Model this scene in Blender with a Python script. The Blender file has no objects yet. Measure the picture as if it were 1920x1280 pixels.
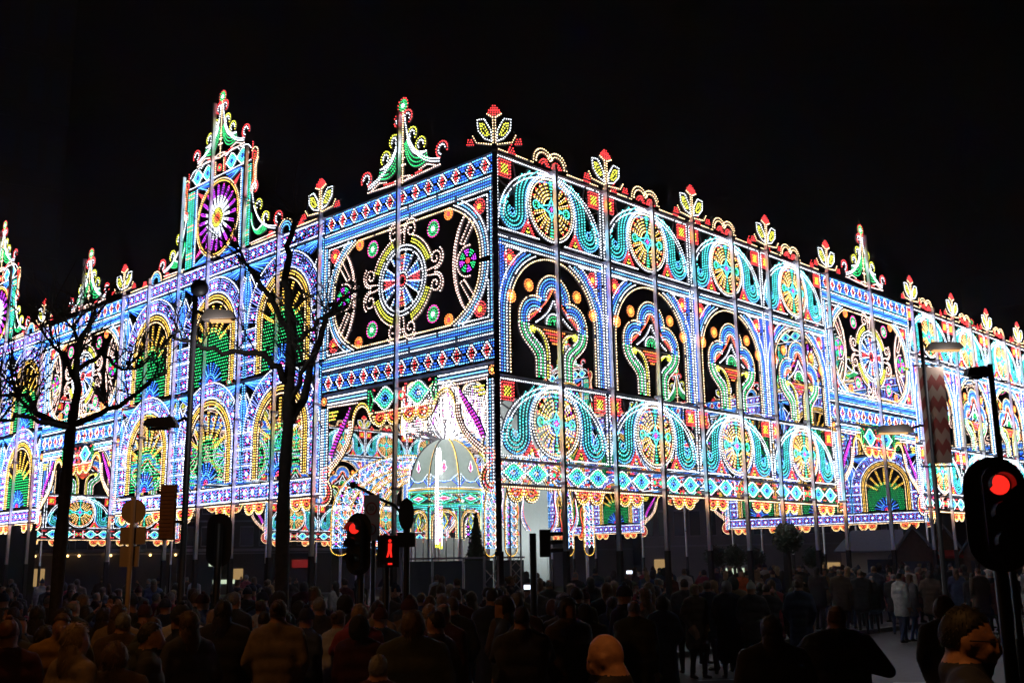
import bpy, bmesh, math, random
import numpy as np
from mathutils import Vector, Matrix
pi = math.pi
S = bpy.context.scene
C = S.collection

# ---------------------------------------------------------------- camera, sky, exposure
F_PX, PITCH, ROLL, YAW = 1972.18, 0.207931, -0.0153345, 0.769078
CAM = Vector((-15.594, -15.5475, 2.05))
cd = bpy.data.cameras.new('camera'); cam = bpy.data.objects.new('camera', cd); C.objects.link(cam)
cd.sensor_width = 36.0; cd.lens = 36.0*F_PX/1920.0; cd.clip_end = 2000; cd.clip_start = 0.1
fw = Vector((math.cos(YAW)*math.cos(PITCH), math.sin(YAW)*math.cos(PITCH), math.sin(PITCH)))
sd = Vector((math.sin(YAW), -math.cos(YAW), 0)); up = sd.cross(fw)
cr, sr = math.cos(ROLL), math.sin(ROLL)
# image = rotation by ROLL of the level image
sx = sd*cr + up*sr; uy = up*cr - sd*sr
m = Matrix((sx, uy, -fw)).transposed().to_4x4(); m.translation = CAM
cam.matrix_world = m
S.camera = cam
W_ = bpy.data.worlds.new('World'); S.world = W_; W_.use_nodes = True
nt = W_.node_tree; bg = nt.nodes['Background']
sky = nt.nodes.new('ShaderNodeTexSky'); sky.sky_type = 'NISHITA'; sky.sun_disc = False
sky.sun_elevation = math.radians(-7); sky.sun_rotation = math.radians(200)
nt.links.new(sky.outputs[0], bg.inputs[0]); bg.inputs[1].default_value = 0.03
S.view_settings.view_transform = 'Standard'; S.view_settings.look = 'None'
S.view_settings.exposure = 0.3; S.view_settings.gamma = 1.0; S.view_settings.use_curve_mapping = False
cy = S.cycles
cy.max_bounces = 5; cy.diffuse_bounces = 3; cy.glossy_bounces = 2; cy.transmission_bounces = 3; cy.transparent_max_bounces = 6
cy.sample_clamp_indirect = 6.0; cy.filter_width = 1.55; cy.volume_bounces = 0; cy.volume_step_rate = 4; cy.use_denoising = True
cy.caustics_reflective = False; cy.caustics_refractive = False

# ---------------------------------------------------------------- materials
MATS = {}
def mat(name, col, rough=0.7, metal=0.0, noise=0.0, nscale=8.0, bump=0.0, coat=0.0):
    if name in MATS: return MATS[name]
    mt = bpy.data.materials.new(name); mt.use_nodes = True
    t = mt.node_tree; b = t.nodes['Principled BSDF']
    b.inputs['Roughness'].default_value = rough; b.inputs['Metallic'].default_value = metal
    b.inputs['Coat Weight'].default_value = coat
    c4 = (*col, 1)
    if noise > 0:
        tc = t.nodes.new('ShaderNodeTexCoord'); n = t.nodes.new('ShaderNodeTexNoise')
        n.inputs['Scale'].default_value = nscale; n.inputs['Detail'].default_value = 6
        t.links.new(tc.outputs['Object'], n.inputs['Vector'])
        r = t.nodes.new('ShaderNodeMapRange'); r.inputs[1].default_value = 0.3; r.inputs[2].default_value = 0.7
        r.inputs[3].default_value = 1-noise; r.inputs[4].default_value = 1+noise*0.6
        t.links.new(n.outputs[0], r.inputs[0])
        mx = t.nodes.new('ShaderNodeVectorMath'); mx.operation = 'SCALE'; mx.inputs[0].default_value = col
        t.links.new(r.outputs[0], mx.inputs['Scale']); t.links.new(mx.outputs[0], b.inputs['Base Color'])
        if bump > 0:
            bp = t.nodes.new('ShaderNodeBump'); bp.inputs['Strength'].default_value = bump; bp.inputs['Distance'].default_value = 0.02
            t.links.new(n.outputs[0], bp.inputs['Height']); t.links.new(bp.outputs[0], b.inputs['Normal'])
    else:
        b.inputs['Base Color'].default_value = c4
    MATS[name] = mt; return mt
def emis(name, col, s, sample=False):
    mt = bpy.data.materials.new(name); mt.use_nodes = True
    b = mt.node_tree.nodes['Principled BSDF']
    b.inputs['Base Color'].default_value = (0.02, 0.02, 0.02, 1)
    b.inputs['Emission Color'].default_value = (*col, 1); b.inputs['Emission Strength'].default_value = s
    mt.cycles.emission_sampling = 'AUTO' if sample else 'NONE'
    MATS[name] = mt; return mt
BE = 4.3
BULB = {'W': ((0.84, 0.90, 1.0), 1.25), 'A': ((1.0, 0.66, 0.34), 1.2), 'G': ((1.0, 0.55, 0.07), 1.1), 'Y': ((0.85, 0.85, 0.06), 1.0),
        'R': ((1.0, 0.045, 0.05), 1.1), 'O': ((1.0, 0.22, 0.04), 1.1), 'N': ((0.02, 0.62, 0.16), 0.9), 'T': ((0.07, 0.78, 0.74), 1.05),
        'B': ((0.02, 0.12, 1.0), 1.2), 'C': ((0.10, 0.42, 1.0), 1.15), 'P': ((0.5, 0.04, 0.85), 1.0), 'M': ((1.0, 0.06, 0.42), 1.0),
        'K': ((1.0, 0.66, 0.56), 1.1), 'H': ((1.0, 0.93, 0.98), 2.3), 'L': ((0.20, 0.27, 1.0), 1.15)}
NAMES = dict(W='white', A='warm', G='gold', Y='yellow', R='red', O='orange', N='green', T='teal', B='blue', C='sky_blue', P='purple', M='magenta', K='peach', H='bright_white', L='lilac')
for k, (c, s) in BULB.items(): emis('bulb_'+k, c, BE*s)
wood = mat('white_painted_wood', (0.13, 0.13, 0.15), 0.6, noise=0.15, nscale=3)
rail_m = mat('rail_paint', (0.30, 0.28, 0.36), 0.5, noise=0.2)
mast_m = mat('mast_aluminium', (0.9, 0.88, 0.95), 0.33, metal=0.85, noise=0.12, nscale=2.5)
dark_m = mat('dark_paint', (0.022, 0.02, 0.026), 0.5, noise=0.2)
SLOT = list(BULB.keys())

# ---------------------------------------------------------------- light pattern kit
OV = np.array([(1,0,0),(-1,0,0),(0,1,0),(0,-1,0),(0,0,1),(0,0,-1)], float)
OF = np.array([(0,2,4),(2,1,4),(1,3,4),(3,0,4),(2,0,5),(1,2,5),(3,1,5),(0,3,5)])
SP = 0.07; BR = 0.0165
def resample(pts, sp, closed=False):
    p = np.array(pts, float)
    if closed: p = np.vstack([p, p[:1]])
    d = np.hypot(*(p[1:]-p[:-1]).T); L = d.sum()
    n = max(1, int(round(L/sp)))
    t = np.linspace(0, L, n+1)
    if closed: t = t[:-1]
    cs = np.concatenate([[0], np.cumsum(d)])
    return np.stack([np.interp(t, cs, p[:,0]), np.interp(t, cs, p[:,1])], 1)
def arc(cx, cz, r, a0, a1, rz=None, n=None):
    rz = rz or r
    n = n or max(6, int(abs(a1-a0)/9))
    a = np.radians(np.linspace(a0, a1, n+1))
    return np.stack([cx+r*np.cos(a), cz+rz*np.sin(a)], 1)
def bez(a, b, c, d, n=14):
    t = np.linspace(0, 1, n+1)[:, None]
    a, b, c, d = map(np.array, (a, b, c, d))
    return (1-t)**3*a+3*(1-t)**2*t*b+3*(1-t)*t*t*c+t**3*d
def spiral(cx, cz, r0, r1, a0, a1, n=None):
    n = n or max(8, int(abs(a1-a0)/12))
    a = np.radians(np.linspace(a0, a1, n+1)); r = np.linspace(r0, r1, n+1)
    return np.stack([cx+r*np.cos(a), cz+r*np.sin(a)], 1)
def offset(q, d):
    q = np.array(q, float); g = np.gradient(q, axis=0); L = np.hypot(g[:,0], g[:,1])+1e-9
    return q+np.stack([-g[:,1]/L, g[:,0]/L], 1)*d
class Pat:
    """Rows of bulbs on painted slats, drawn in a panel's own x (along) and z (up); the front is -y."""
    def __init__(s): s.b = {}; s.sl = []; s.boards = []
    def dots(s, pts, c):
        s.b.setdefault(c, []).append(np.atleast_2d(np.array(pts, float)))
    def line(s, pts, c, sp=SP, closed=False, slat=0.05, cut=None):
        r = resample(pts, sp, closed); s.dots(r, c)
        if slat:
            q = np.array(pts, float)
            if closed: q = np.vstack([q, q[:1]])
            s.sl.append((q, slat))
        return s
    def rows(s, fn, spec, sp=SP):
        for off, c in spec: s.line(fn(off), c, sp)
        return s
    def mirror(s, cx):
        for c in list(s.b): s.b[c] = s.b[c] + [np.stack([2*cx-a[:,0], a[:,1]], 1) for a in s.b[c]]
        s.sl = s.sl + [(np.stack([2*cx-q[:,0], q[:,1]], 1), w) for q, w in s.sl]
        s.boards = s.boards + [[(2*cx-x, z) for x, z in reversed(bd)] for bd in s.boards]
        return s
    def shift(s, dx, dz):
        o = Pat(); d = np.array([dx, dz])
        o.b = {c: [a+d for a in v] for c, v in s.b.items()}; o.sl = [(q+d, w) for q, w in s.sl]
        o.boards = [[(x+dx, z+dz) for x, z in bd] for bd in s.boards]; return o
    def add(s, o):
        for c, v in o.b.items(): s.b.setdefault(c, []).extend(v)
        s.sl += o.sl; s.boards += o.boards; return s
    def board(s, pts): s.boards.append(list(pts)); return s
    def mesh(s, name, warp=None, rad=BR):
        vs, fs, mi = [], [], []; nv = 0
        for c, v in s.b.items():
            P = np.vstack(v)
            if len(P) > 60: P = P[np.random.RandomState(len(P)).rand(len(P)) > .012]     # a few dead bulbs
            n = len(P)
            ctr = np.stack([P[:,0], np.full(n, -0.022), P[:,1]], 1)
            rr = rad*(1+0.18*np.sin(P[:,0]*97+P[:,1]*61))
            V = ctr[:,None,:] + OV[None]*rr[:,None,None]
            Fc = OF[None]+(np.arange(n)*6)[:,None,None]+nv
            vs.append(V.reshape(-1,3)); fs.append(Fc.reshape(-1,3)); mi.append(np.full(n*8, SLOT.index(c)+1)); nv += n*6
        tri = np.vstack(fs) if fs else np.zeros((0,3),int); mtri = np.concatenate(mi) if mi else np.zeros(0,int)
        quads = []
        for i, (q, w) in enumerate(s.sl):
            y0 = -0.004 + (i % 29)*0.0007; y1 = 0.022+(i % 29)*0.0007
            if len(q) < 2: continue
            d = np.gradient(q, axis=0); L = np.hypot(d[:,0], d[:,1])+1e-9; nrm = np.stack([-d[:,1]/L, d[:,0]/L], 1)*w/2
            a, b2 = q+nrm, q-nrm; n = len(q)
            ring = np.stack([np.stack([a[:,0], np.full(n,y0), a[:,1]],1), np.stack([b2[:,0], np.full(n,y0), b2[:,1]],1),
                             np.stack([b2[:,0], np.full(n,y1), b2[:,1]],1), np.stack([a[:,0], np.full(n,y1), a[:,1]],1)], 1)
            vs.append(ring.reshape(-1,3))
            for k in range(4):
                k2 = (k+1) % 4; j = np.arange(n-1)*4+nv
                quads.append(np.stack([j+k, j+k2, j+k2+4, j+k+4], 1))
            nv += n*4
        ngons = []
        for i, bd in enumerate(s.boards):
            n = len(bd); y = 0.03 + (i % 7)*0.002
            vs.append(np.array([(x, y, z) for x, z in bd]+[(x, y+0.012, z) for x, z in bd]))
            ngons.append([nv+k for k in range(n)]); ngons.append([nv+n+k for k in reversed(range(n))])
            for k in range(n): ngons.append([nv+k, nv+n+k, nv+n+(k+1)%n, nv+(k+1)%n])
            nv += 2*n
        V = np.vstack(vs)
        if warp is not None: V = warp(V)
        Q = np.vstack(quads) if quads else np.zeros((0,4),int)
        me = bpy.data.meshes.new(name)
        nl = tri.size+Q.size+sum(len(g) for g in ngons)
        me.vertices.add(len(V)); me.vertices.foreach_set('co', V.astype(np.float32).ravel())
        me.loops.add(nl)
        li = np.concatenate([tri.ravel(), Q.ravel()]+[np.array(g) for g in ngons]).astype(np.int32)
        me.loops.foreach_set('vertex_index', li)
        tot = np.concatenate([np.full(len(tri),3), np.full(len(Q),4), np.array([len(g) for g in ngons],int)]).astype(np.int32)
        st = np.concatenate([[0], np.cumsum(tot)[:-1]]).astype(np.int32)
        me.polygons.add(len(tot)); me.polygons.foreach_set('loop_start', st)
        me.polygons.foreach_set('material_index', np.concatenate([mtri, np.zeros(len(Q)+len(ngons),int)]).astype(np.int32))
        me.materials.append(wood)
        for k in SLOT: me.materials.append(MATS['bulb_'+k])
        me.update(); me.validate()
        return me
# ---------------------------------------------------------------- object helpers
def obj(name, me, parent=None, loc=(0,0,0), rz=0.0):
    o = bpy.data.objects.new(name, me); C.objects.link(o); o.location = loc; o.rotation_euler = (0,0,rz)
    if parent is not None: o.parent = parent
    return o
def tag(o, label=None, cat=None, group=None, kind=None):
    if label: o['label'] = label
    if cat: o['category'] = cat
    if group: o['group'] = group
    if kind: o['kind'] = kind
    return o
def thing(name, label, cat, loc=(0,0,0), rz=0.0, group=None):
    return tag(obj(name, None, None, loc, rz), label, cat, group)
def part(name, pat, parent, **k): return obj(name, pat.mesh(name, **k), parent)
class MB:
    """mesh builder: boxes, tapered tubes, lathes and raw faces in one mesh with several materials"""
    def __init__(s): s.v = []; s.f = []; s.m = []; s.mats = []
    def mi(s, mt):
        if mt not in s.mats: s.mats.append(mt)
        return s.mats.index(mt)
    def raw(s, vs, fs, mt):
        n = len(s.v); s.v += [tuple(v) for v in vs]; k = s.mi(mt)
        for f in fs: s.f.append(tuple(i+n for i in f)); s.m.append(k)
        return s
    def box(s, x0, x1, y0, y1, z0, z1, mt, rot=None, bev=0.0):
        c = [(x, y, z) for x in (x0, x1) for y in (y0, y1) for z in (z0, z1)]
        if rot is not None: c = [tuple(rot @ Vector(p)) for p in c]
        return s.raw(c, [(0,1,3,2),(4,6,7,5),(0,4,5,1),(2,3,7,6),(0,2,6,4),(1,5,7,3)], mt)
    def tube(s, pts, rad, mt, n=8, cap=True, flat=(1,1)):
        pts = [Vector(p) for p in pts]; m_ = len(pts); rad = [rad]*m_ if isinstance(rad, (int, float)) else rad
        vs = []; ref = Vector((0,0,1))
        for i, p in enumerate(pts):
            t = (pts[min(i+1, m_-1)]-pts[max(i-1, 0)]).normalized()
            a = t.cross(ref if abs(t.z) < 0.95 else Vector((0,1,0))).normalized()
            if i and a.dot(pa) < 0: a = -a
            pa = a
            b = t.cross(a)
            for k in range(n):
                g = 2*pi*k/n; vs.append(p+a*math.cos(g)*rad[i]*flat[0]+b*math.sin(g)*rad[i]*flat[1])
        fs = [(i*n+k, i*n+(k+1)%n, (i+1)*n+(k+1)%n, (i+1)*n+k) for i in range(m_-1) for k in range(n)]
        if cap: fs += [tuple(reversed(range(n))), tuple((m_-1)*n+k for k in range(n))]
        return s.raw(vs, fs, mt)
    def lathe(s, prof, mt, c=(0,0,0), n=24, sx=1, sy=1):
        vs = [(c[0]+r*math.cos(2*pi*k/n)*sx, c[1]+r*math.sin(2*pi*k/n)*sy, c[2]+z) for r, z in prof for k in range(n)]
        fs = [(i*n+k, i*n+(k+1)%n, (i+1)*n+(k+1)%n, (i+1)*n+k) for i in range(len(prof)-1) for k in range(n)]
        fs += [tuple(reversed(range(n))), tuple((len(prof)-1)*n+k for k in range(n))]
        return s.raw(vs, fs, mt)
    def ball(s, c, r, mt, n=12, m_=8, sc=(1,1,1)):
        prof = [(max(1e-4, math.sin(pi*i/m_))*r, -math.cos(pi*i/m_)*r*sc[2]) for i in range(m_+1)]
        return s.lathe(prof, mt, c, n, sc[0], sc[1])
    def prism(s, poly, y0, y1, mt, ax='xz'):
        n = len(poly)
        if ax == 'xz': vs = [(x, y0, z) for x, z in poly]+[(x, y1, z) for x, z in poly]
        else: vs = [(x, y, y0) for x, y in poly]+[(x, y, y1) for x, y in poly]
        fs = [tuple(range(n)), tuple(reversed(range(n, 2*n)))]+[(k, n+k, n+(k+1)%n, (k+1)%n) for k in range(n)]
        return s.raw(vs, fs, mt)
    def mesh(s, name, smooth=False):
        me = bpy.data.meshes.new(name); me.from_pydata(s.v, [], s.f)
        for mt in s.mats: me.materials.append(mt)
        me.polygons.foreach_set('material_index', s.m)
        if smooth: me.polygons.foreach_set('use_smooth', [True]*len(s.f))
        bm = bmesh.new(); bm.from_mesh(me); bmesh.ops.recalc_face_normals(bm, faces=bm.faces); bm.to_mesh(me); bm.free()
        me.update(); return me
    def build(s, name, parent=None, loc=(0,0,0), rz=0.0, smooth=False):
        return obj(name, s.mesh(name, smooth), parent, loc, rz)
def kids(o): return list(o.children)
def copy_tree(o, parent=None, _kids=None):
    c = o.copy(); C.objects.link(c)
    if parent is not None: c.parent = parent
    for ch in kids(o): copy_tree(ch, c)
    return c

# ray helper: a pixel of the 1920-wide picture and a horizontal distance give a place in the world
def at(x, y, D):
    X, Y = x-960, y-640
    a = cr*X + sr*Y; b = -sr*X + cr*Y
    r = fw*F_PX + sd*a - up*b
    r = r/math.hypot(r.x, r.y)
    return CAM + r*D
def ground(x, D, z=0.0):
    p = at(x, 1100, D); return Vector((p.x, p.y, z))
FACE = YAW - pi/2        # rz that turns an object's -y front towards the camera

# ================================================================ the light pavilion
w, WW = 3.675, 6.289
LX = 8*w + WW          # length of the right-hand side
LY = 3*WW + 6*w        # length of the left-hand side
ZT = 11.03
SPAN = 1
def fl(p, cx, cz, r, outer, inner, n=14, core=None):
    p.line(arc(cx, cz, r, 0, 360), outer, sp=2*pi*r/n, slat=0.04)
    if r > 0.12: p.line(arc(cx, cz, r*0.62, 0, 360), outer, sp=2*pi*r*.62/(n-3), slat=0.03)
    p.dots(arc(cx, cz, r*0.3, 0, 360, n=6)[:-1], inner); p.dots([(cx, cz)], core or inner)
    return p
def rails(x0, x1, zs, dz=0.075):
    p = Pat()
    for i, (c, z) in enumerate(zs): p.line([(x0, z), (x1, z)], c)
    return p

def rosette_wheel(z0):
    p = Pat(); cx, cz = w/2, z0+0.86
    p.line(arc(cx, cz, 0.72, 0, 360, n=36), 'A', closed=False); p.line(arc(cx, cz, 0.79, 0, 360, n=36), 'W')
    for q in range(4):
        for k in range(4):
            a = math.radians(q*90+19+k*17.3); d = np.array([math.cos(a), math.sin(a)]); n = np.array([-d[1], d[0]])*0.028
            c0 = np.array([cx, cz])
            p.line([c0+d*0.27+n*(.7), c0+d*0.60+n*1.1], 'A', sp=0.075, slat=0.012)
            p.line([c0+d*0.27-n*(.7), c0+d*0.60-n*1.1], 'G', sp=0.075, slat=0.012)
            p.dots([c0+d*0.655], 'R'); p.dots([c0+d*0.62+n*1.3], 'O')
    for s_ in (-1, 1):
        p.line(arc(cx+s_*0.52, cz, 0.1, 0, 360), 'T', sp=0.048, slat=0.03)
        p.dots(arc(cx+s_*0.52, cz, 0.045, 0, 330, n=3), 'N')
        p.line([(cx, cz+s_*0.28), (cx, cz+s_*0.66)], 'T', slat=0.03)
        p.line([(cx-.04, cz+s_*0.5), (cx-.04, cz+s_*0.66)], 'N', slat=0.02); p.line([(cx+.04, cz+s_*0.5), (cx+.04, cz+s_*0.66)], 'N', slat=0.02)
    st = [(cx+math.cos(math.radians(a))*(0.40 if a % 90 == 0 else 0.12), cz+math.sin(math.radians(a))*(0.24 if a % 90 == 0 else 0.12)) for a in range(0, 360, 45)]
    p.line(st, 'T', sp=0.042, closed=True, slat=0.03)
    p.line([(cx-.12, cz), (cx, cz+.12), (cx+.12, cz), (cx, cz-.12)], 'C', closed=True, slat=0.03)
    p.dots([(cx, cz), (cx-.04, cz), (cx+.04, cz), (cx, cz+.04), (cx, cz-.04)], 'M')
    return p
def rosette_scroll(z0):
    p = Pat(); cx, cz = w/2, z0+0.86; sx_, sz_ = 0.52, z0+0.52
    starts = [96, 118, 132, 146]; cols = ['C', 'T', 'T', 'T']
    for j in range(4):
        ro = 0.885+0.1*j; rs = (cx-ro)-sx_
        a = arc(cx, cz, ro, starts[j], 180, rz=ro*0.93)
        b = arc(sx_, sz_, rs, 0, -230-20*(j < 2), n=22) if rs > 0.09 else arc(sx_, sz_, max(rs, .05), 0, -300, n=10)
        if j == 0: b = spiral(sx_, sz_, rs, rs*.86, 0, -250)
        p.line(np.vstack([a, b]), cols[j], slat=0.06)
    p.line(np.vstack([arc(cx, cz, 0.84, 92, 168), [(cx-.86, cz-.1), (cx-.8, cz-.5)]]), 'W')
    p.dots(arc(sx_, sz_, 0.07, 0, 330, n=6), 'C')
    return p
def rosette_frame(z0, z1):
    p = Pat(); cx = w/2; ce = z0+0.98
    p.line([(0.09, z1-.05), (cx, z1-.05)], 'W'); p.line([(0.06, z0+.05), (cx-.45, z0+.05)], 'W')
    p.line([(0.06, z0+.05), (0.06, z1-.1)], 'W')
    for a, b, c, e_ in ((1.74, z1-.09, 'W', z0+.3), (1.60, z1-.19, 'W', z0+.38), (1.18, z1-.28, 'C', z0+.7)):
        p.line(arc(cx, e_, a, 91, 180 if a > 1.2 else 128, rz=b-e_, n=26), c)
        for a_, b_ in (((.05, z1-.55), (.75, z0+.9)), ((.6, z1-.1), (1.0, z0+.1)), ((.05, z0+.95), (.9, z0+.05)), ((1.15, z1-.05), (.75, z1-.5)), ((.05, z0+.3), (.9, z1-.3)), ((.5, z1-.05), (.5, z0+.9))): p.sl.append((np.array([a_, b_]), .02))
    p.mirror(cx)
    return p
def corner_star(z1):
    p = Pat(); x0, x1, a, b = 0.1, 0.48, z1-.5, z1-.12
    p.line([(x0, a), (x1, a), (x1, b), (x0, b)], 'R', closed=True, slat=0.045); p.line([(x0+.06, a+.06), (x1-.06, a+.06), (x1-.06, b-.06), (x0+.06, b-.06)], 'R', closed=True, slat=0.03)
    p.line([(x0+.1, a+.1), (x1-.1, b-.1)], 'Y', slat=0.03); p.line([(x0+.1, b-.1), (x1-.1, a+.1)], 'Y', slat=0.03)
    p.dots([((x0+x1)/2, b-.1), ((x0+x1)/2, a+.1), (x0+.1, (a+b)/2), (x1-.1, (a+b)/2)], 'Y')
    return p
def small_triangle(z0):
    p = Pat(); c = 1.02
    for k, col in ((0.0, 'R'), (0.055, 'R')):
        p.line([(c-.22+k, z0+.07), (c, z0+.42-k*1.6), (c+.22-k, z0+.07)], col, slat=0.03)
    p.dots([(c, z0+.22), (c-.04, z0+.14), (c+.04, z0+.14), (c, z0+.12)], 'Y'); return p
def arch_surround(z0, z1):
    p = Pat(); cx = w/2; zs = z1-1.74; R = 1.44
    for off, c in ((0.0, 'A'), (0.1, 'W'), (0.185, 'C'), (0.26, 'B'), (0.335, 'W')):
        a = arc(cx, zs, R+off, 90 if off < .3 else 112, 180, n=16)
        x = cx-R-off
        a = np.vstack([a, [(x, z0+.06)]])
        if off > .05: a = a[a[:, 1] < z1-.27]
        p.line(a, c)
    for i, c in enumerate(('W', 'C', 'W')):
        p.line([(0.06+(.0 if i == 0 else .0), z1-.05-i*.085), (cx, z1-.05-i*.085)], c)
    p.line([(0.05, z0+.06), (0.05, z1-.1)], 'W'); 
    p.line([(0.9, z1-.26), (0.3, z1-.26), (0.3, zs+.75)], 'W', slat=.04)
    for a_, b_ in (((.05, z1-.5), (.9, z1-.05)), ((.1, zs+.9), (.5, z1-.3)), ((.05, zs), (.45, zs+.5)), ((.1, zs-.6), (.4, zs-.6)), ((.1, z0+.3), (.4, z0+.3)), ((.3, zs+.5), (1.1, z1-.1))): p.sl.append((np.array([a_, b_]), .025))
    p.line([(0.13, zs+.2), (0.13, z1-.2)], 'B'); p.line([(0.21, zs+.6), (0.21, z1-.3)], 'B')
    p.mirror(cx); return p
def trefoil_top(z0, z1):
    p = Pat(); cx = w/2; s_ = (z1-z0)/3.12; zc = z0+1.24
    for off, c in ((0, 'A'), (.08, 'C'), (.155, 'B'), (.23, 'C'), (.305, 'W')):
        p.line(arc(cx, zc+.66, .56-off, 90, 190, n=12), c)
        p.line(arc(cx-.60, zc+.1, .55-off, 72 if off < .2 else 60, 192, n=12), c)
    p.line(bez((cx-.02, zc+.9), (cx-.2, zc+.55), (cx-.4, zc+.4), (cx-.88, zc+.12)), 'O'); p.line(bez((cx-.08, zc+.86), (cx-.26, zc+.5), (cx-.46, zc+.35), (cx-.85, zc+.05)), 'R')
    p.line(bez((cx-.02, zc+.62), (cx-.12, zc+.4), (cx-.25, zc+.25), (cx-.6, zc+.05)), 'W')
    p.mirror(cx)
    p.line(arc(cx, zc+.06, .26, 0, 180), 'W'); p.line(arc(cx, zc+.06, .19, 0, 180), 'N'); p.line(arc(cx, zc+.06, .12, 0, 180), 'N'); p.dots([(cx, zc+.08), (cx, zc+.14)], 'N')
    return p
def trefoil_stem(z0, z1):
    p = Pat(); cx = w/2; zc = z0+1.2
    for i, (off, c) in enumerate(((0, 'K'), (.085, 'N'), (.16, 'W'), (.235, 'N'), (.31, 'W'))):
        k = off
        b = bez((cx-1.16+k, zc), (cx-1.14+k, zc-.45+k*.4), (cx-.64+k*.9, zc-.5+k*.55), (cx-.62+k*.9, zc-.78+k*.5))
        p.line(np.vstack([b, [(cx-.62+k*.9, z0+.06)]]), c)
    b = bez((cx-.78, zc-.06), (cx-.5, zc-.02), (cx-.27, zc-.2), (cx-.25, zc-.62))
    p.line(np.vstack([b, [(cx-.25, z0+.06)]]), 'Y'); b[:, 0] += .075
    p.line(np.vstack([b, [(cx-.175, z0+.06)]]), 'A')
    fl(p, cx-.72, zc-.1, .075, 'Y', 'Y', 8)
    p.mirror(cx)
    for k in range(5): p.line([(cx-.34+.07*k, zc-.05-.07*k), (cx+.34-.07*k, zc-.05-.07*k)], 'R' if k % 2 else 'O', slat=.05)
    p.line([(cx-1.17, zc+.02), (cx+1.17, zc+.02)], 'N', sp=3, slat=.03)
    return p
def flowers(lst):
    p = Pat()
    for x, z, r, a, b in lst: fl(p, x, z, r, a, b)
    return p
def lozenge(cx, cz, hw, hh):
    p = Pat()
    for k, c in ((1, 'W'), (.82, 'N'), (.66, 'T'), (.42, 'C')):
        q = np.vstack([bez((cx-hw*k, cz), (cx-hw*k*.6, cz+hh*k*.25), (cx-hw*k*.35, cz+hh*k), (cx, cz+hh*k), 8), bez((cx, cz+hh*k), (cx+hw*k*.35, cz+hh*k), (cx+hw*k*.6, cz+hh*k*.25), (cx+hw*k, cz), 8)])
        p.line(q, c, slat=.045); q2 = q.copy(); q2[:, 1] = 2*cz-q2[:, 1]; p.line(q2[1:-1], c, slat=.045)
    p.dots([(cx-.05, cz), (cx+.05, cz)], 'B')
    return p
def lozenge_band(z0, z1):
    p = Pat(); cz = (z0+z1)/2
    for x in (.45, 1.18): p.add(lozenge(x, cz, .36, .2))
    for x in (.06, .82, 1.56):
        for z in (z0+.07, z1-.07): p.line([(x-.05, z), (x+.06, z)], 'R', sp=.05); 
    p.line([(1.6, z0+.07), (1.6, z1-.07)], 'W'); fl(p, 1.72, cz, .09, 'R', 'N', 8)
    p.mirror(w/2); return p
def lobes(cx, zt, r=.235):
    p = Pat()
    for s_ in (-1, 1):
        for k, c in ((1, 'A'), (.78, 'G'), (.45, 'R')): p.line(arc(cx+s_*r, zt-.11, r*k, 180 if True else 0, 360, n=10), c, slat=.045)
        p.line(bez((cx+s_*.40, zt-.13), (cx+s_*.3, zt-.02), (cx+s_*.12, zt-.02), (cx, zt-.14)), 'R'); p.line(bez((cx+s_*.34, zt-.18), (cx+s_*.26, zt-.09), (cx+s_*.14, zt-.09), (cx+s_*.04, zt-.2)), 'O')
    return p
def valance(width, zt, cxs):
    p = Pat(); p.line([(0.03, zt-.04), (width-.03, zt-.04)], 'A')
    for c in cxs: p.add(lobes(c, zt))
    return p
def crest():
    p = Pat(); c = w/2; z = ZT+.07
    for s_ in (-1, 1):
        for r, cl in ((.34, 'A'), (.25, 'A')): p.line(arc(c+s_*.24, z+.08, r, 0 if s_ > 0 else 25, 155 if s_ > 0 else 180), cl)
        p.line(bez((c+s_*.05, z+.02), (c+s_*.1, z+.2), (c+s_*.25, z+.25), (c+s_*.38, z+.05)), 'R'); p.line(bez((c+s_*.12, z+.02), (c+s_*.18, z+.12), (c+s_*.22, z+.15), (c+s_*.3, z+.04)), 'R')
        p.line([(c+s_*.6, z), (c+s_*1.15, z+.0)], 'A')
        for k in range(3): p.line([(c+s_*(1.2+.03*k), z+.02+.06*k), (c+s_*(1.42-.03*k), z+.02+.06*k)], 'R', slat=.05)
        p.dots([(c+s_*1.31, z+.22)], 'R')
        p.line([(c+s_*1.45, z), (c+s_*1.72, z)], 'A')
    return p
def loop_crest():
    p = Pat(); c = w/2; z = ZT+.05
    for r, cl in ((.36, 'A'), (.28, 'C'), (.2, 'C')): p.line(arc(c, z, r, 0, 180), cl)
    for s_ in (-1, 1):
        p.line([(c+s_*.5, z), (c+s_*1.7, z)], 'A')
        for k in range(3): p.line([(c+s_*(.62+.03*k), z+.04+.06*k), (c+s_*(.86-.03*k), z+.04+.06*k)], 'R')
    return p
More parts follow.
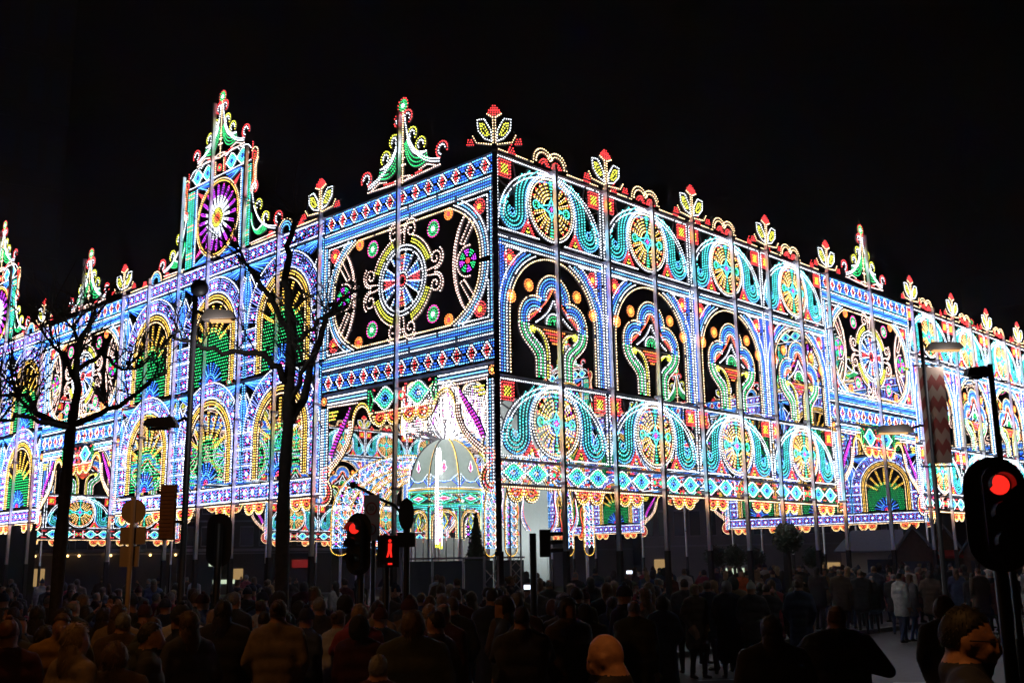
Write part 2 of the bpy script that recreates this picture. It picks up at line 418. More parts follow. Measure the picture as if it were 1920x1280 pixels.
def finial():
    p = Pat(); z = ZT+.02
    for s_ in (-1, 1):
        q = [(s_*.08, z+.14), (s_*.10, z+.4), (s_*.30, z+.68), (s_*.52, z+.66), (s_*.50, z+.40), (s_*.3, z+.2)]
        p.line(q, 'W', closed=True, slat=.04)
        p.line([(s_*.16, z+.3), (s_*.32, z+.56), (s_*.44, z+.56), (s_*.40, z+.38), (s_*.26, z+.26)], 'Y', closed=True, slat=.04); p.line([(s_*.22, z+.33), (s_*.38, z+.5)], 'Y', slat=.03)
        p.line([(s_*.04, z+.1), (s_*.04, z+.72)], 'A', slat=.03)
        p.line([(s_*.1, z+.06), (s_*.55, z+.1)], 'A'); p.line([(s_*.55, z+.1), (s_*.66, z+.26)], 'A')
        for k in range(3): p.line([(s_*(.64+.03*k), z+.05+.06*k), (s_*(.84-.02*k), z+.05+.06*k)], 'R', slat=.05)
        p.line([(s_*.05, z+.72), (s_*.22, z+.8)], 'A', slat=.03)
    for k, hwid in enumerate((.12, .18, .16, .10, .04)): p.line([(-hwid, z+.78+.055*k), (hwid, z+.78+.055*k)], 'R', slat=.05)
    return p
# ---- window bay
def diamond_band(width, z0, z1, n):
    p = Pat(); cz = (z0+z1)/2; st = (width-.1)/n; h = (z1-z0)/2-.04
    for i in range(n):
        c = .05+st*(i+.5); p.line([(c-st*.3, cz), (c, cz+h), (c+st*.3, cz), (c, cz-h)], 'W', closed=True, slat=.04)
        p.dots([(c-.035, cz+.04), (c+.035, cz+.04), (c-.035, cz-.04), (c+.035, cz-.04), (c, cz+.1), (c, cz-.1)], 'R')
        for s_ in (-1, 1):
            for t in (-1, 1):
                p.line([(c+s_*st*.46, cz+t*h*.95), (c+s_*st*.2, cz+t*h*.95)], 'C', sp=.05, slat=.03); p.line([(c+s_*st*.46, cz+t*h*.62), (c+s_*st*.32, cz+t*h*.62)], 'B', sp=.05, slat=.03)
                p.dots([(c+s_*st*.44, cz+t*h*.3)], 'B')
    return p
def window_rails(zs, x0=.05):
    p = Pat()
    for z, c in zs: p.line([(x0, z), (WW-x0, z)], c)
    return p
def window_opening(z0, z1):
    p = Pat(); cx = WW/2; cz = (z0+z1)/2; h = (z1-z0)/2; xs = 1.45
    # curved corners between straight head and sill
    for off, c in ((0, 'A'), (.09, 'W'), (.17, 'C'), (.25, 'W')):
        a = offset(bez((xs, cz+h-.1), (xs-.55, cz+h-.35), (.46, cz+.8), (.46, cz), 16), -off)
        a = a[a[:, 1] < cz+h-.03]
        p.line(a, c); b = a.copy(); b[:, 1] = 2*cz-b[:, 1]; p.line(b[:-1], c)
    p.line([(xs, cz+h-.1), (cx, cz+h-.1)], 'A'); p.line([(xs, cz-h+.1), (cx, cz-h+.1)], 'A')
    p.line([(.05, z0+.05), (.05, z1-.05)], 'W'); p.line([(.12, z0+.05), (.12, z1-.05)], 'C')
    p.line([(.22, z1-.9), (.22, z1-.08), (1.15, z1-.08)], 'W', slat=.04); p.line([(.22, z0+.9), (.22, z0+.08), (1.15, z0+.08)], 'W', slat=.04)
    # side lens of peach rows
    for dx in (0, .075):
        a = bez((.95+dx*.2, cz+1.1), (1.4+dx, cz+.5), (1.4+dx, cz-.5), (.95+dx*.2, cz-1.1), 18); p.line(a, 'K')
    for s_ in (-1, 1):
        p.line([(.78, cz+s_*.95), (1.12, cz+s_*.45), (1.0, cz+s_*.42)], 'K'); p.line([(.66, cz+s_*.85), (.98, cz+s_*.42)], 'K')
        p.line(arc(.86, cz, .36, 0, s_*100), 'K')
    p.mirror(cx); return p
def petal_flower():
    p = Pat(); cx, cz = .86, 0
    for k in range(8):
        a = math.radians(k*45+10); c = 'N' if k % 2 else 'P'
        for r in (.13, .19, .25): 
            for o in (-.22, .0, .22) if r > .15 else (0,): p.dots([(cx+r*math.cos(a+o), cz+r*math.sin(a+o))], c)
    for r in (.0, .05): p.dots(arc(cx, cz, r+.001, 0, 300, n=5), 'R')
    return p
def medallion(cz):
    p = Pat(); cx = WW/2
    for r, c in ((.86, 'W'), (.76, 'W')): p.line(arc(cx, cz, r, 0, 360, n=40), c)
    for k in range(8):
        a0 = k*45
        for r in (.28, .42, .56):
            if k % 2 == 0:
                p.line(arc(cx, cz, r, a0-9, a0+9, n=3), 'R' if r < .6 else 'O')
                p.line(arc(cx, cz, r+.06, a0-8, a0+8, n=3), 'O' if k % 4 else 'R')
            p.line(arc(cx, cz, r, a0+14, a0+31, n=3), 'B'); p.line(arc(cx, cz, r+.07, a0+15, a0+30, n=3), 'C')
        p.line([(cx+.2*math.cos(math.radians(a0+12)), cz+.2*math.sin(math.radians(a0+12))), (cx+.72*math.cos(math.radians(a0+11)), cz+.72*math.sin(math.radians(a0+11)))], 'W', slat=.03)
        p.line([(cx+.2*math.cos(math.radians(a0-12)), cz+.2*math.sin(math.radians(a0-12))), (cx+.72*math.cos(math.radians(a0-11)), cz+.72*math.sin(math.radians(a0-11)))], 'W', slat=.03)
        if k % 2:
            for r in (.95, 1.02): p.line(arc(cx, cz, r, a0-24, a0+24, n=7), 'Y')
            p.line([(cx+.95*math.cos(math.radians(a0-24)), cz+.95*math.sin(math.radians(a0-24))), (cx+1.1*math.cos(math.radians(a0-24)), cz+1.1*math.sin(math.radians(a0-24)))], 'Y'); p.line([(cx+.95*math.cos(math.radians(a0+24)), cz+.95*math.sin(math.radians(a0+24))), (cx+1.1*math.cos(math.radians(a0+24)), cz+1.1*math.sin(math.radians(a0+24)))], 'Y')
            p.line(arc(cx, cz, 1.12, a0-24, a0+24, n=7), 'K')
    p.line(arc(cx, cz, .12, 0, 360), 'R')
    return p
def medallion_scroll():
    p = Pat()
    for s_ in (-1, 1):
        q = np.vstack([[(s_*.06, .92), (s_*.08, 1.05)], spiral(s_*.31, 1.19, .22, .05, 180 if s_ > 0 else 0, (180-480) if s_ > 0 else 480, 34)])
        p.line(q, 'K', slat=.035); p.line(arc(s_*.31, 1.19, .27, 40 if s_ > 0 else 140, 180 if s_ > 0 else 0, n=12), 'K', slat=.03)
    return p
def spire():
    p = Pat()
    p.line([(0, .05), (0, 1.9)], 'A', sp=.06, slat=.05)
    a = bez((.06, 1.78), (.14, 1.0), (.55, .45), (1.32, .30), 22); p.line(a, 'W'); a2 = a*[1, 1]+[0, -.07]; p.line(a2[4:], 'W')
    for cx, cz, r, c, s0 in ((.17, 1.72, .12, 'R', 200), (.34, 1.22, .12, 'Y', 220), (.66, .86, .13, 'Y', 230), (1.42, .5, .15, 'R', 250)):
        p.line(arc(cx, cz, r+.05, s0, s0-270, n=14), c); p.line(arc(cx, cz, r-.03, s0, s0-240, n=12), 'W', slat=.03)
    for i in range(4):
        c = ('N', 'N', 'N', 'W')[i] if True else ''
        p.line(bez((.08+.03*i, 1.02+.03*i), (.14+.06*i, .35+.12*i), (.5, .22+.11*i), (.92-.02*i, .40+.075*i), 14), c, slat=.06)
    p.line(bez((.22, 1.16), (.3, .8), (.55, .66), (.86, .62)), 'W')
    p.line([(.06, .08), (1.35, .14)], 'K'); p.line([(.06, .2), (.3, .16), (.1, .08)], 'K', slat=.03); p.line([(.62, .22), (.9, .28), (1.2, .16)], 'K', slat=.03); p.line([(.35, .15), (.7, .18)], 'R', slat=.03)
    p.mirror(0)
    for k in range(3): p.line([(-.1+.03*k, .5+.18*k), (.1-.03*k, .5+.18*k)], 'K', slat=.03)
    fl(p, 0, 2.06, .14, 'N', 'W', 12, 'W'); p.line(arc(0, 2.06, .19, 0, 360), 'R', sp=.09, slat=0)
    return p
def portal_head(z0, z1):
    # strips, two lozenges and the lobes hanging under them
    p = Pat(); c = WW/2
    for k, cl in enumerate(('W', 'C', 'W')): p.line([(.28, z1-.06-.085*k), (1.85, z1-.06-.085*k)], cl if k != 1 else 'C', sp=.04)
    p.line([(.3, z1-.3), (1.5, z1-.32)], 'K')
    fl(p, .13, z1-.14, .09, 'O', 'G', 9)
    p.line([(1.93, z1-.1), (1.93, z1-.55)], 'N'); p.line([(2.0, z1-.1), (2.12, z1-.32), (2.0, z1-.55)], 'N')
    p.add(lozenge(2.55, z1-.33, .42, .27))
    p.dots([(2.12, z1-.08), (2.95, z1-.08), (2.12, z1-.58), (2.95, z1-.58), (2.16, z1-.1), (2.92, z1-.55)], 'R')
    p.line([(3.0, z1-.08), (3.0, z1-.58)], 'R')
    p.mirror(c); fl(p, c, z1-.33, .09, 'R', 'N')
    return p
def portal_lobes(z1):
    p = Pat(); c = WW/2
    for x in (2.62, c+.53): p.add(lobes(x, z1-.62, .25))
    p.line([(2.0, z1-.64), (WW-2.0, z1-.64)], 'A'); return p
def portal_side(z0, z1):
    p = Pat()
    for x, c in ((.05, 'W'), (.12, 'W'), (.2, 'C'), (.28, 'W')): p.line([(x, z0), (x, z1-.35)], c)
    for k in range(3): p.line([(.38, z1-.45-.09*k), (.7-.05*k, z1-.45-.09*k)], 'Y')
    p.dots([(.5, z1-.5), (.55, z1-.58), (.48, z1-.62)], 'O')
    for k in (-.05, .0, .05): p.line(bez((.45+k, z1-1.55), (.55+k*1.4, z1-1.2), (.9+k*2, z1-.9), (1.2, z1-.42)), 'P' if k else 'M', sp=.085)
    for k in (0, .085, .17): p.line(bez((.4, z1-1.95+k), (.7, z1-1.75+k), (1.35-k, z1-1.35), (1.32-k*.8, z1-.85+.1)), 'A' if k == 0 else 'K')
    q = np.vstack([bez((1.32, z1-.85), (1.35, z1-.4), (1.75, z1-.3), (1.92, z1-.6)), bez((1.92, z1-.6), (2.0, z1-.75), (2.05, z1-.85), (2.15, z1-.9))]); p.line(q, 'A')
    q2 = q*[1, 1]+[.0, .08]; p.line(q2[:-8], 'G')
    return p
def portal_curl(z0):
    p = Pat()
    p.line(bez((.35, z0+1.15), (.0, z0+1.2), (.0, z0+.85), (.28, z0+.75)), 'O'); p.line(bez((.35, z0+1.05), (.1, z0+1.08), (.1, z0+.9), (.3, z0+.82)), 'R')
    p.line(bez((.28, z0+.75), (.5, z0+.6), (.45, z0+.3), (.15, z0+.3)), 'R'); p.line(bez((.22, z0+.68), (.38, z0+.55), (.35, z0+.4), (.15, z0+.4)), 'O'); p.line(bez((.36, z0+.8), (.62, z0+.6), (.55, z0+.2), (.12, z0+.2)), 'A')
    p.line(bez((.42, z0+1.4), (.5, z0+1.25), (.45, z0+1.1), (.4, z0+.95)), 'A')
    return p
# ---- arch bay
def star_square(cx, cz, s=.2, rot=0.0):
    p = Pat(); r = Matrix.Rotation(rot, 2)
    T = lambda x, z: (cx+x*math.cos(rot)-z*math.sin(rot), cz+x*math.sin(rot)+z*math.cos(rot))
    p.line([T(-s, -s), T(s, -s), T(s, s), T(-s, s)], 'L', closed=True, sp=.08, slat=.03)
    q = s*.58
    for k in range(8):
        a = k*pi/4; p.dots([T(q*math.cos(a)*(1.25 if k % 2 else .95), q*math.sin(a)*(1.25 if k % 2 else .95))], 'M' if k % 2 else 'B')
        p.dots([T(q*.5*math.cos(a+.2), q*.5*math.sin(a+.2))], 'C' if k % 2 else 'W')
    p.dots([T(0, 0)], 'W')
    return p
def square_band(width, z0, z1, n):
    p = Pat(); st = (width-.08)/n
    for i in range(n): p.add(star_square(.04+st*(i+.5), (z0+z1)/2, min(st, z1-z0)*.43))
    p.line([(.04, z0+.01), (width-.04, z0+.01)], 'W'); p.line([(.04, z1-.01), (width-.04, z1-.01)], 'W')
    return p
def fan_surround(z0, z1, zs):
    p = Pat(); cx = w/2; R = 1.22
    n = int((zs-z0)/.44)
    for k in range(n+1):
        z = z0+.24+k*.46
        if z < zs+.1: p.add(star_square(.30, z, .175)); p.line([(.08, z+.23), (.54, z+.23)], 'W', slat=.05)
    for k in range(5):
        a = math.radians(172-k*19.5); rr = R+.3
        if cx+rr*math.cos(a) > .2: p.add(star_square(cx+rr*math.cos(a), zs+rr*math.sin(a), .165, a-pi/2))
        a2 = math.radians(163-k*19.5); d = np.array([math.cos(a2), math.sin(a2)])
        p.line([np.array([cx, zs])+d*(R+.1), np.array([cx, zs])+d*(R+.52)], 'L', slat=.04)
    p.line(arc(cx, zs, R+.1, 90, 180), 'W'); p.line([(cx-R-.1, zs), (cx-R-.1, z0+.1)], 'W')
    p.line(arc(cx, zs, R+.55, 90, 176), 'W'); p.line([(0.05, z0+.05), (0.05, z1-.1)], 'C')
    # blue fans under the band
    top = z1-.05
    for k in range(5): p.line([(.12+.05*k, top-.02), (.62+.22*k*.6, top-.28+.055*k)], 'C' if k % 2 else 'B', slat=.04)
    p.line([(.1, top), (cx-.1, top)], 'C'); 
    for k in range(6): p.line([(.06+.02*k, top-.5), (.10+.035*k, top-1.15+.1*k)], 'B', slat=.05)
    p.line([(.1, top-.35), (.28, top-.95)], 'W', slat=.03); p.line([(.16, top-.3), (.45, top-.7)], 'W', slat=.03)
    p.mirror(cx)
    return p
def fan_arch(z0, zs):
    p = Pat(); cx = w/2
    for r, c in ((1.22, 'G'), (1.14, 'G'), (1.03, 'A')):
        p.line(np.vstack([[(cx+r, z0+.08)], arc(cx, zs, r, 0, 180, n=26), [(cx-r, z0+.08)]]), c, slat=.06)
    for k in range(7):
        a = math.radians(27+k*21); d = np.array([math.cos(a), math.sin(a)]); n = np.array([-d[1], d[0]])*.03; o = np.array([cx, zs-.35])
        rmax = 1.25 if abs(k-3) < 2 else 1.1
        for s_ in (-1, 1): p.line([o+d*.5+n*s_*.8, o+d*rmax+n*s_], 'G', sp=.085, slat=.015)
    return p
def green_field(z0, zs):
    p = Pat(); cx = w/2; top = zs+.22; st = .1
    j = 0; z = z0+.12
    while z < top:
        hw = .93 if z < zs-.3 else .93*math.sqrt(max(0, 1-((z-(zs-.3))/(top-zs+.3))**2))
        x = cx-hw+(st/2 if j % 2 else 0)
        row = []
        while x <= cx+hw:
            if math.hypot(x-cx, z-z0-.1) > .62: row.append((x, z))
            x += st
        if row: p.dots(row, 'N'); p.sl.append((np.array([(cx-hw, z), (cx+hw, z)]), .02))
        z += st*.95; j += 1
    return p
def blue_fan(z0):
    p = Pat(); cx = w/2
    for k in range(11):
        a = math.radians(8+k*16.4); d = np.array([math.cos(a), math.sin(a)]); o = np.array([cx, z0+.1])
        p.line([o+d*.32, o+d*.6], 'C' if k % 2 else 'B', slat=.04)
    p.line(arc(cx, z0+.1, .27, 0, 180), 'C'); p.line(arc(cx, z0+.1, .19, 0, 180), 'B'); p.line(arc(cx, z0+.1, .1, 0, 180), 'M'); p.dots([(cx, z0+.12), (cx-.04, z0+.1), (cx+.04, z0+.1)], 'R')
    return p
def loz_flower():
    return None
# ---- tower on the middle arch bay
def tower_frame():
    p = Pat(); z0 = ZT+.05; c = w/2; cz = z0+1.3
    for i, (x, cl) in enumerate(((.06, 'T'), (.13, 'N'), (.21, 'T'), (.29, 'N'), (.37, 'T'), (.5, 'C'), (.57, 'W'))):
        p.line([(x, z0+.05), (x, z0+2.5)], cl, slat=.06)
    for z in (z0+.35, z0+1.25, z0+2.3):
        for k in range(3): p.line([(.08, z+.07*k), (.4, z+.07*k)], 'R' if k != 1 else 'N')
    for k in range(4):   # blue wedges and red darts in the corners
        p.line([(.6+.06*k, z0+2.55-.02*k), (1.5-.12*k, z0+2.62-.09*k)], 'C' if k % 2 else 'B'); p.line([(.6+.06*k, z0+.05+.02*k), (1.5-.12*k, z0+.02+.07*k)], 'C' if k % 2 else 'B')
    for k in range(3):
        p.line([(.66+.05*k, z0+2.35-.05*k), (.95-.03*k, z0+2.2-.04*k)], 'R'); p.line([(.66+.05*k, z0+.28+.05*k), (.95-.03*k, z0+.40+.04*k)], 'M')
    for k, cl in ((0, 'K'), (.07, 'A')): p.line(bez((-.02, z0+1.6), (-.35-k, z0+1.8), (.0-k, z0+2.3), (-.25-k, z0+2.6)), cl); 
    p.line(bez((-.02, z0+1.9), (-.2, z0+2.1), (.02, z0+2.4), (-.12, z0+2.75)), 'O'); p.line(bez((-.25, z0+2.6), (-.4, z0+2.9), (-.1, z0+3.1), (.02, z0+2.9)), 'A'); p.line(bez((-.15, z0+2.6), (-.28, z0+2.8), (-.1, z0+2.95), (.0, z0+2.8)), 'R')
    p.mirror(c); return p
def tower_head():
    p = Pat(); z0 = ZT+2.72; c = w/2
    for x in (.55, 1.15): p.add(lozenge(x, z0+.24, .33, .24))
    p.line(bez((.1, z0+.35), (.3, z0+.62), (.5, z0+.5), (.65, z0+.55)), 'W'); p.line(bez((.75, z0+.5), (.9, z0+.68), (1.2, z0+.62), (1.5, z0+.5)), 'W')
    p.line([(.08, z0-.03), (c, z0-.03)], 'W'); p.line([(1.52, z0+.05), (1.52, z0+.45)], 'R'); p.line([(1.6, z0+.05), (1.6, z0+.45)], 'A')
    p.line([(.0, z0), (.0, z0+.5)], 'R')
    p.mirror(c); fl(p, c, z0+.22, .1, 'R', 'N'); return p
def tower_wheel():
    p = Pat(); c = w/2; cz = ZT+1.35
    for r, cl in ((1.22, 'A'), (1.14, 'G')): p.line(arc(c, cz, r, 0, 360, n=48), cl, slat=.06)
    for k in range(20):
        a = math.radians(k*18); d = np.array([math.cos(a), math.sin(a)]); n = np.array([-d[1], d[0]])*.028; o = np.array([c, cz])
        for s_ in (-1, 1):
            p.line([o+d*.34+n*s_*.7, o+d*.66+n*s_], 'W', slat=.03); p.line([o+d*.70+n*s_, o+d*.98+n*s_*1.2], 'P', slat=.03)
        p.dots([o+d*1.03], 'M')
    for r, cl in ((.27, 'Y'), (.21, 'Y'), (.14, 'O'), (.07, 'R')): p.line(arc(c, cz, r, 0, 360), cl, slat=.04)
    return p
def tower_wing(s_):
    q = Pat(); x0 = 0 if s_ < 0 else w
    b = Pat()
    b.line(bez((.05, 1.75), (.12, 1.0), (.5, .4), (1.35, .28), 20), 'W'); b.line(bez((.12, 1.4), (.2, .9), (.6, .35), (1.3, .22), 16), 'W')
    for cx, cz, r, c, s0 in ((.15, 1.75, .14, 'R', 200), (.42, 1.12, .13, 'Y', 220), (.8, .66, .13, 'Y', 230), (1.45, .48, .15, 'R', 250)):
        b.line(arc(cx, cz, r+.05, s0, s0-270, n=14), c); b.line(arc(cx, cz, r-.03, s0, s0-240, n=12), 'W', slat=.03)
    for i in range(5): b.line(bez((.06, .95-.05*i), (.1+.03*i, .3), (.4, .12+.05*i), (.85-.03*i, .3+.06*i), 12), 'N' if i < 4 else 'W', slat=.06)
    b.line([(.05, .06), (1.3, .1)], 'K')
    if s_ < 0: b.b = {c: [a*[-1, 1] for a in v] for c, v in b.b.items()}; b.sl = [(a*[-1, 1], k) for a, k in b.sl]
    return b.shift(x0, ZT+.05)

def beam(width, z, parent, name='rail', h=.06):
    return MB().box(.0, width, .045, .10, z-h/2, z+h/2, rail_m).build(name, parent)
def truss_ties(width, zs, xs):
    m_ = MB()
    for (z0, z1) in zs:
        for x in xs: m_.box(x-.012, x+.012, .05, .075, z0, z1, rail_m)
    return m_
Z1a, Z1b, Z2a, Z2b, Z3a, Z3b, Z4a, Z4b = 9.23, 11.0, 6.03, 9.15, 4.23, 5.97, 3.70, 4.17
def make_scroll_bay():
    t = thing('scroll_wheel_bay', '', 'light wall bay')
    for (a, b) in ((Z1a, Z1b), (Z3a, Z3b)):
        f = part('wheel_panel', rosette_frame(a, b), t)
        part('wheel', rosette_wheel(a), f); part('scroll', rosette_scroll(a), f)
        m2 = rosette_scroll(a); m2.mirror(w/2)
        for k in m2.b: m2.b[k] = m2.b[k][len(m2.b[k])//2:]
        m2.sl = m2.sl[len(m2.sl)//2:]; part('scroll', m2, f)
        cs = corner_star(b).mesh('corner_star'); obj('corner_star', cs, f); obj('corner_star', cs, f, (w-.58, 0, 0))
        st = small_triangle(a).mesh('triangle'); obj('triangle', st, f); obj('triangle', st, f, (w-2.04, 0, 0))
    f = part('arch_panel', arch_surround(Z2a, Z2b), t)
    part('trefoil', trefoil_top(Z2a, Z2b), f); part('trefoil_stem', trefoil_stem(Z2a, Z2b), f)
    fm = flowers([(0, 0, .17, 'R', 'G')]).mesh('flower'); fo = flowers([(0, 0, .13, 'O', 'G')]).mesh('flower')
    for x in (.42, w-.42): obj('flower', fm, f, (x, 0, Z2b-.5))
    for x, z in ((w/2-.82, Z2a+2.1), (w/2+.82, Z2a+2.1), (.45, Z2a+1.75), (w-.45, Z2a+1.75)): obj('flower', fo, f, (x, 0, z))
    part('lozenge_band', lozenge_band(Z4a, Z4b), t)
    part('valance', valance(w, 3.67, (.75, w-.75)), t)
    part('crest', crest(), t)
    for z in (Z1b+.03, 9.19, 6.0, 4.2, 3.68): beam(w, z, t)
    return t
def make_window_bay():
    t = thing('medallion_bay', '', 'light wall bay')
    part('diamond_band', diamond_band(WW, 10.52, 11.0, 13), t); part('diamond_band', diamond_band(WW, 6.32, 6.8, 13), t)
    part('light_rows', window_rails([(10.47, 'W'), (10.40, 'C'), (10.33, 'B'), (10.26, 'C'), (10.19, 'W')]), t)
    part('light_rows', window_rails([(7.19, 'W'), (7.12, 'C'), (7.05, 'B'), (6.98, 'C'), (6.90, 'W')]), t)
    f = part('window_frame', window_opening(7.2, 10.15), t)
    pf = petal_flower().mesh('flower'); obj('flower', pf, f, (0, 0, 8.68)); obj('flower', pf, f, (WW-1.72, 0, 8.68))
    fm = flowers([(0, 0, .17, 'R', 'G')]).mesh('flower'); fo = flowers([(0, 0, .13, 'O', 'R')]).mesh('flower')
    for x in (.48, WW-.48):
        for z in (9.85, 7.5): obj('flower', fm, f, (x, 0, z))
    for x in (1.5, WW-1.5):
        for z in (9.93, 7.43): obj('flower', fo, f, (x, 0, z))
    md = part('medallion', medallion(8.68), t)
    sc = medallion_scroll().mesh('scroll')
    for k in range(4):
        o = obj('scroll', sc, md, (WW/2, 0, 8.68)); o.rotation_euler = (0, k*pi/2, 0)
    gf = flowers([(0, 0, .16, 'N', 'W')]); gf.line(arc(0, 0, .2, 0, 360), 'M', sp=.07, slat=0); gm = gf.mesh('green_flower')
    for s_ in (-1, 1):
        for q in (-1, 1): obj('green_flower', gm, t, (WW/2+s_*1.12, 0, 8.68+q*1.02))
    part('portal_head', portal_head(5.6, 6.25), t); part('valance', portal_lobes(6.25), t)
    ps = portal_side(3.75, 6.25).mesh('portal_side'); pc = portal_curl(3.3).mesh('bracket')
    a = obj('portal_side', ps, t); b = obj('bracket', pc, t)
    ms, mc = portal_side(3.75, 6.25), portal_curl(3.3)
    for q in (ms, mc):
        q.b = {k: [np.stack([WW-v[:, 0], v[:, 1]], 1) for v in vv] for k, vv in q.b.items()}; q.sl = [(np.stack([WW-v[:, 0], v[:, 1]], 1), k) for v, k in q.sl]
    part('portal_side', ms, t); part('bracket', mc, t)
    sp = obj('spire', spire().mesh('spire'), t, (WW/2, 0, ZT+.05))
    for z in (ZT, 10.5, 6.85, 6.28): beam(WW, z, t)
    return t
def make_arch_bay(tower):
    t = thing('gold_arch_bay', '', 'light wall bay')
    part('square_band', square_band(w, 10.58, 10.98, 9), t); part('square_band', square_band(w, 3.82, 4.24, 9), t)
    for z0, z1, zs in ((7.2, 10.52, 8.72), (4.3, 7.12, 5.55)):
        f = part('arch_panel', fan_surround(z0, z1, zs), t)
        part('gold_arch', fan_arch(z0, zs), f); part('green_field', green_field(z0, zs), f); part('blue_fan', blue_fan(z0), f)
    part('valance', valance(w, 3.78, (.75, w-.75)), t)
    for z in (ZT, 10.55, 7.16, 4.27, 3.8): beam(w, z, t)
    if tower:
        tw = part('tower', tower_frame(), t)
        part('tower_head', tower_head(), tw); part('purple_wheel', tower_wheel(), tw)
        obj('spire', bpy.data.meshes['spire'], tw, (w/2, 0, ZT+3.2))
        part('wing', tower_wing(-1), tw); part('wing', tower_wing(1), tw)
    else: part('crest', loop_crest(), t)
    return t
P_scroll = make_scroll_bay(); P_window = make_window_bay(); P_arch = make_arch_bay(False); P_tower = make_arch_bay(True)
used = set()
def place(proto, loc, rz, label, group):
    o = proto if proto.name not in used else copy_tree(proto)
    used.add(proto.name); o.location = loc; o.rotation_euler = (0, 0, rz); o['label'] = label; o['group'] = group
    if proto.name.startswith('mast'): o.rotation_euler = (.0035*math.sin(loc[0]*3.1+loc[1]*1.7), .0035*math.cos(loc[0]*2.3+loc[1]*4.1), rz)
    return o
ORD = ['first', 'second', 'third', 'fourth', 'fifth', 'sixth', 'seventh', 'eighth']
def wall_r(y, far):
    x = 0.0; marks = []
    for i in range(9):
        wd = WW if i == 4 else w
        if i == 4:
            lab = 'round medallion window bay under a green spire, midway along the right-hand facade' if not far else 'medallion window bay of the far wall above the dark gap left of the tree'
            place(P_window, (x, y, 0), 0, lab, 'medallion window bays')
        else:
            k = i if i < 4 else i-1
            if not far:
                lab = ('%s scroll-wheel and trefoil bay to the right of the dark corner post' % ORD[k]) if i < 4 else ('%s scroll-wheel and trefoil bay beyond the spire on the right-hand facade' % ORD[k-4])
            else:
                lab = ('%s scroll-wheel bay of the far wall, counted from its left end' % ORD[k]) if i < 4 else ('%s scroll-wheel bay of the far wall right of its open gap' % ORD[k-4])
            place(P_scroll, (x, y, 0), 0, lab, 'scroll-wheel bays of the far wall' if far else 'scroll-wheel bays of the right-hand facade')
        marks += [x, x+wd/2]; x += wd
    return marks+[x]
def wall_l(x, far):
    y = 0.0; marks = []; seq = [0, 1, 2, 1, 0, 1, 2, 1, 0]; n = 0
    for i, k in enumerate(seq):
        wd = WW if k == 0 else w
        y1 = y+wd
        if not far:
            lab = ['huge medallion window bay under a green spire, next to the dark corner post', 'gold fan arch bay just left of the big corner medallion, right of the tower', 'gold fan arch bay carrying the tall clock-like purple wheel tower', 'gold fan arch bay just left of the tall purple wheel tower',
                   'medallion window bay behind the left tree under the small far spire', 'gold fan arch bay between the left tree and the tower cut by the left edge', 'gold fan arch bay under the tower at the left edge of the photo', 'gold fan arch bay beyond the left-edge tower, mostly out of the picture', 'last medallion window bay at the far left end of the left-hand facade'][i]
        else:
            lab = ['medallion window bay of the rear wall over the market stalls', 'first rear-wall arch bay left of the market stalls, with green fan', 'rear-wall arch bay with a wheel tower, seen through the right facade', 'third rear-wall arch bay, right of the dark passage',
                   'rear-wall medallion bay over the dark passage seen under the right facade', 'rear-wall arch bay with green fan just left of the dark passage', 'rear-wall arch bay with a tower, behind the domed kiosk arches', 'rear-wall arch bay behind the domed kiosk', 'last rear-wall medallion bay behind the white kiosk crown'][i]
        pr = (P_window, P_arch, P_tower)[k]
        place(pr, (x, y1, 0), -pi/2, lab, ('medallion window bays' if k == 0 else 'gold arch bays of the left-hand facade' if not far else 'gold arch bays of the rear wall'))
        marks += [y, y+wd/2]; y = y1
    return marks+[y]
mr = wall_r(0.0, False); ml = wall_l(0.0, False); wall_r(LY, True); wall_l(LX, True)

# masts: a slim white tube in front of the panels, dark sleeve at the foot; finials on the bay joints
def make_mast(fin, h=11.15, sleeve=2.3, name='mast'):
    t = thing(name, '', 'mast')
    MB().box(-.036,.036,-.05,.05,sleeve,h,mast_m).build('shaft', t)
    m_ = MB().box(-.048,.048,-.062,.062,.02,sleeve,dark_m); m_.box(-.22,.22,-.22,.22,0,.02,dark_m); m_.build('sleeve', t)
    cm = MB().box(-.048,.048,-.062,.16,-.03,.03,rail_m).mesh('clamp')
    for z in (3.75, 6.05, 9.15, 10.95): obj('clamp', cm, t, (0, 0, z))
    if fin:
        fo_ = obj('flower_finial', bpy.data.meshes.get('flower_finial') or finial().mesh('flower_finial'), t); fo_.scale = (1.0, 1, .97); fo_.location.z = .33
    return t
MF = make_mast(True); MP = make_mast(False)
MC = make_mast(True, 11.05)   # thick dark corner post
for ch in MC.children:
    if ch.name.startswith('shaft'): ch.data = MB().box(-.06,.06,-.06,.06,2.3,11.1,mat('corner_blue_lit', (.06,.06,.13), .45)).mesh('corner_shaft')  # bluish base colour stands for blue light falling on the post
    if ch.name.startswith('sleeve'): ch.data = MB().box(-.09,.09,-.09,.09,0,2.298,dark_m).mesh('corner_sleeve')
MC.location = (-.12, -.12, 0); MC.rotation_euler = (0, 0, FACE); MC['label'] = 'thick dark square corner post between the two lit facades'; MC.name = 'corner_post'
for ch in MC.children:
    if ch.name.startswith('flower_finial'): ch.scale = (.72, 1, .97)
def put_mast(fin, loc, rz, label, group, ht=None):
    pr = MF if fin else MP
    o = place(pr, loc, rz, label, group)
    return o
off = .22
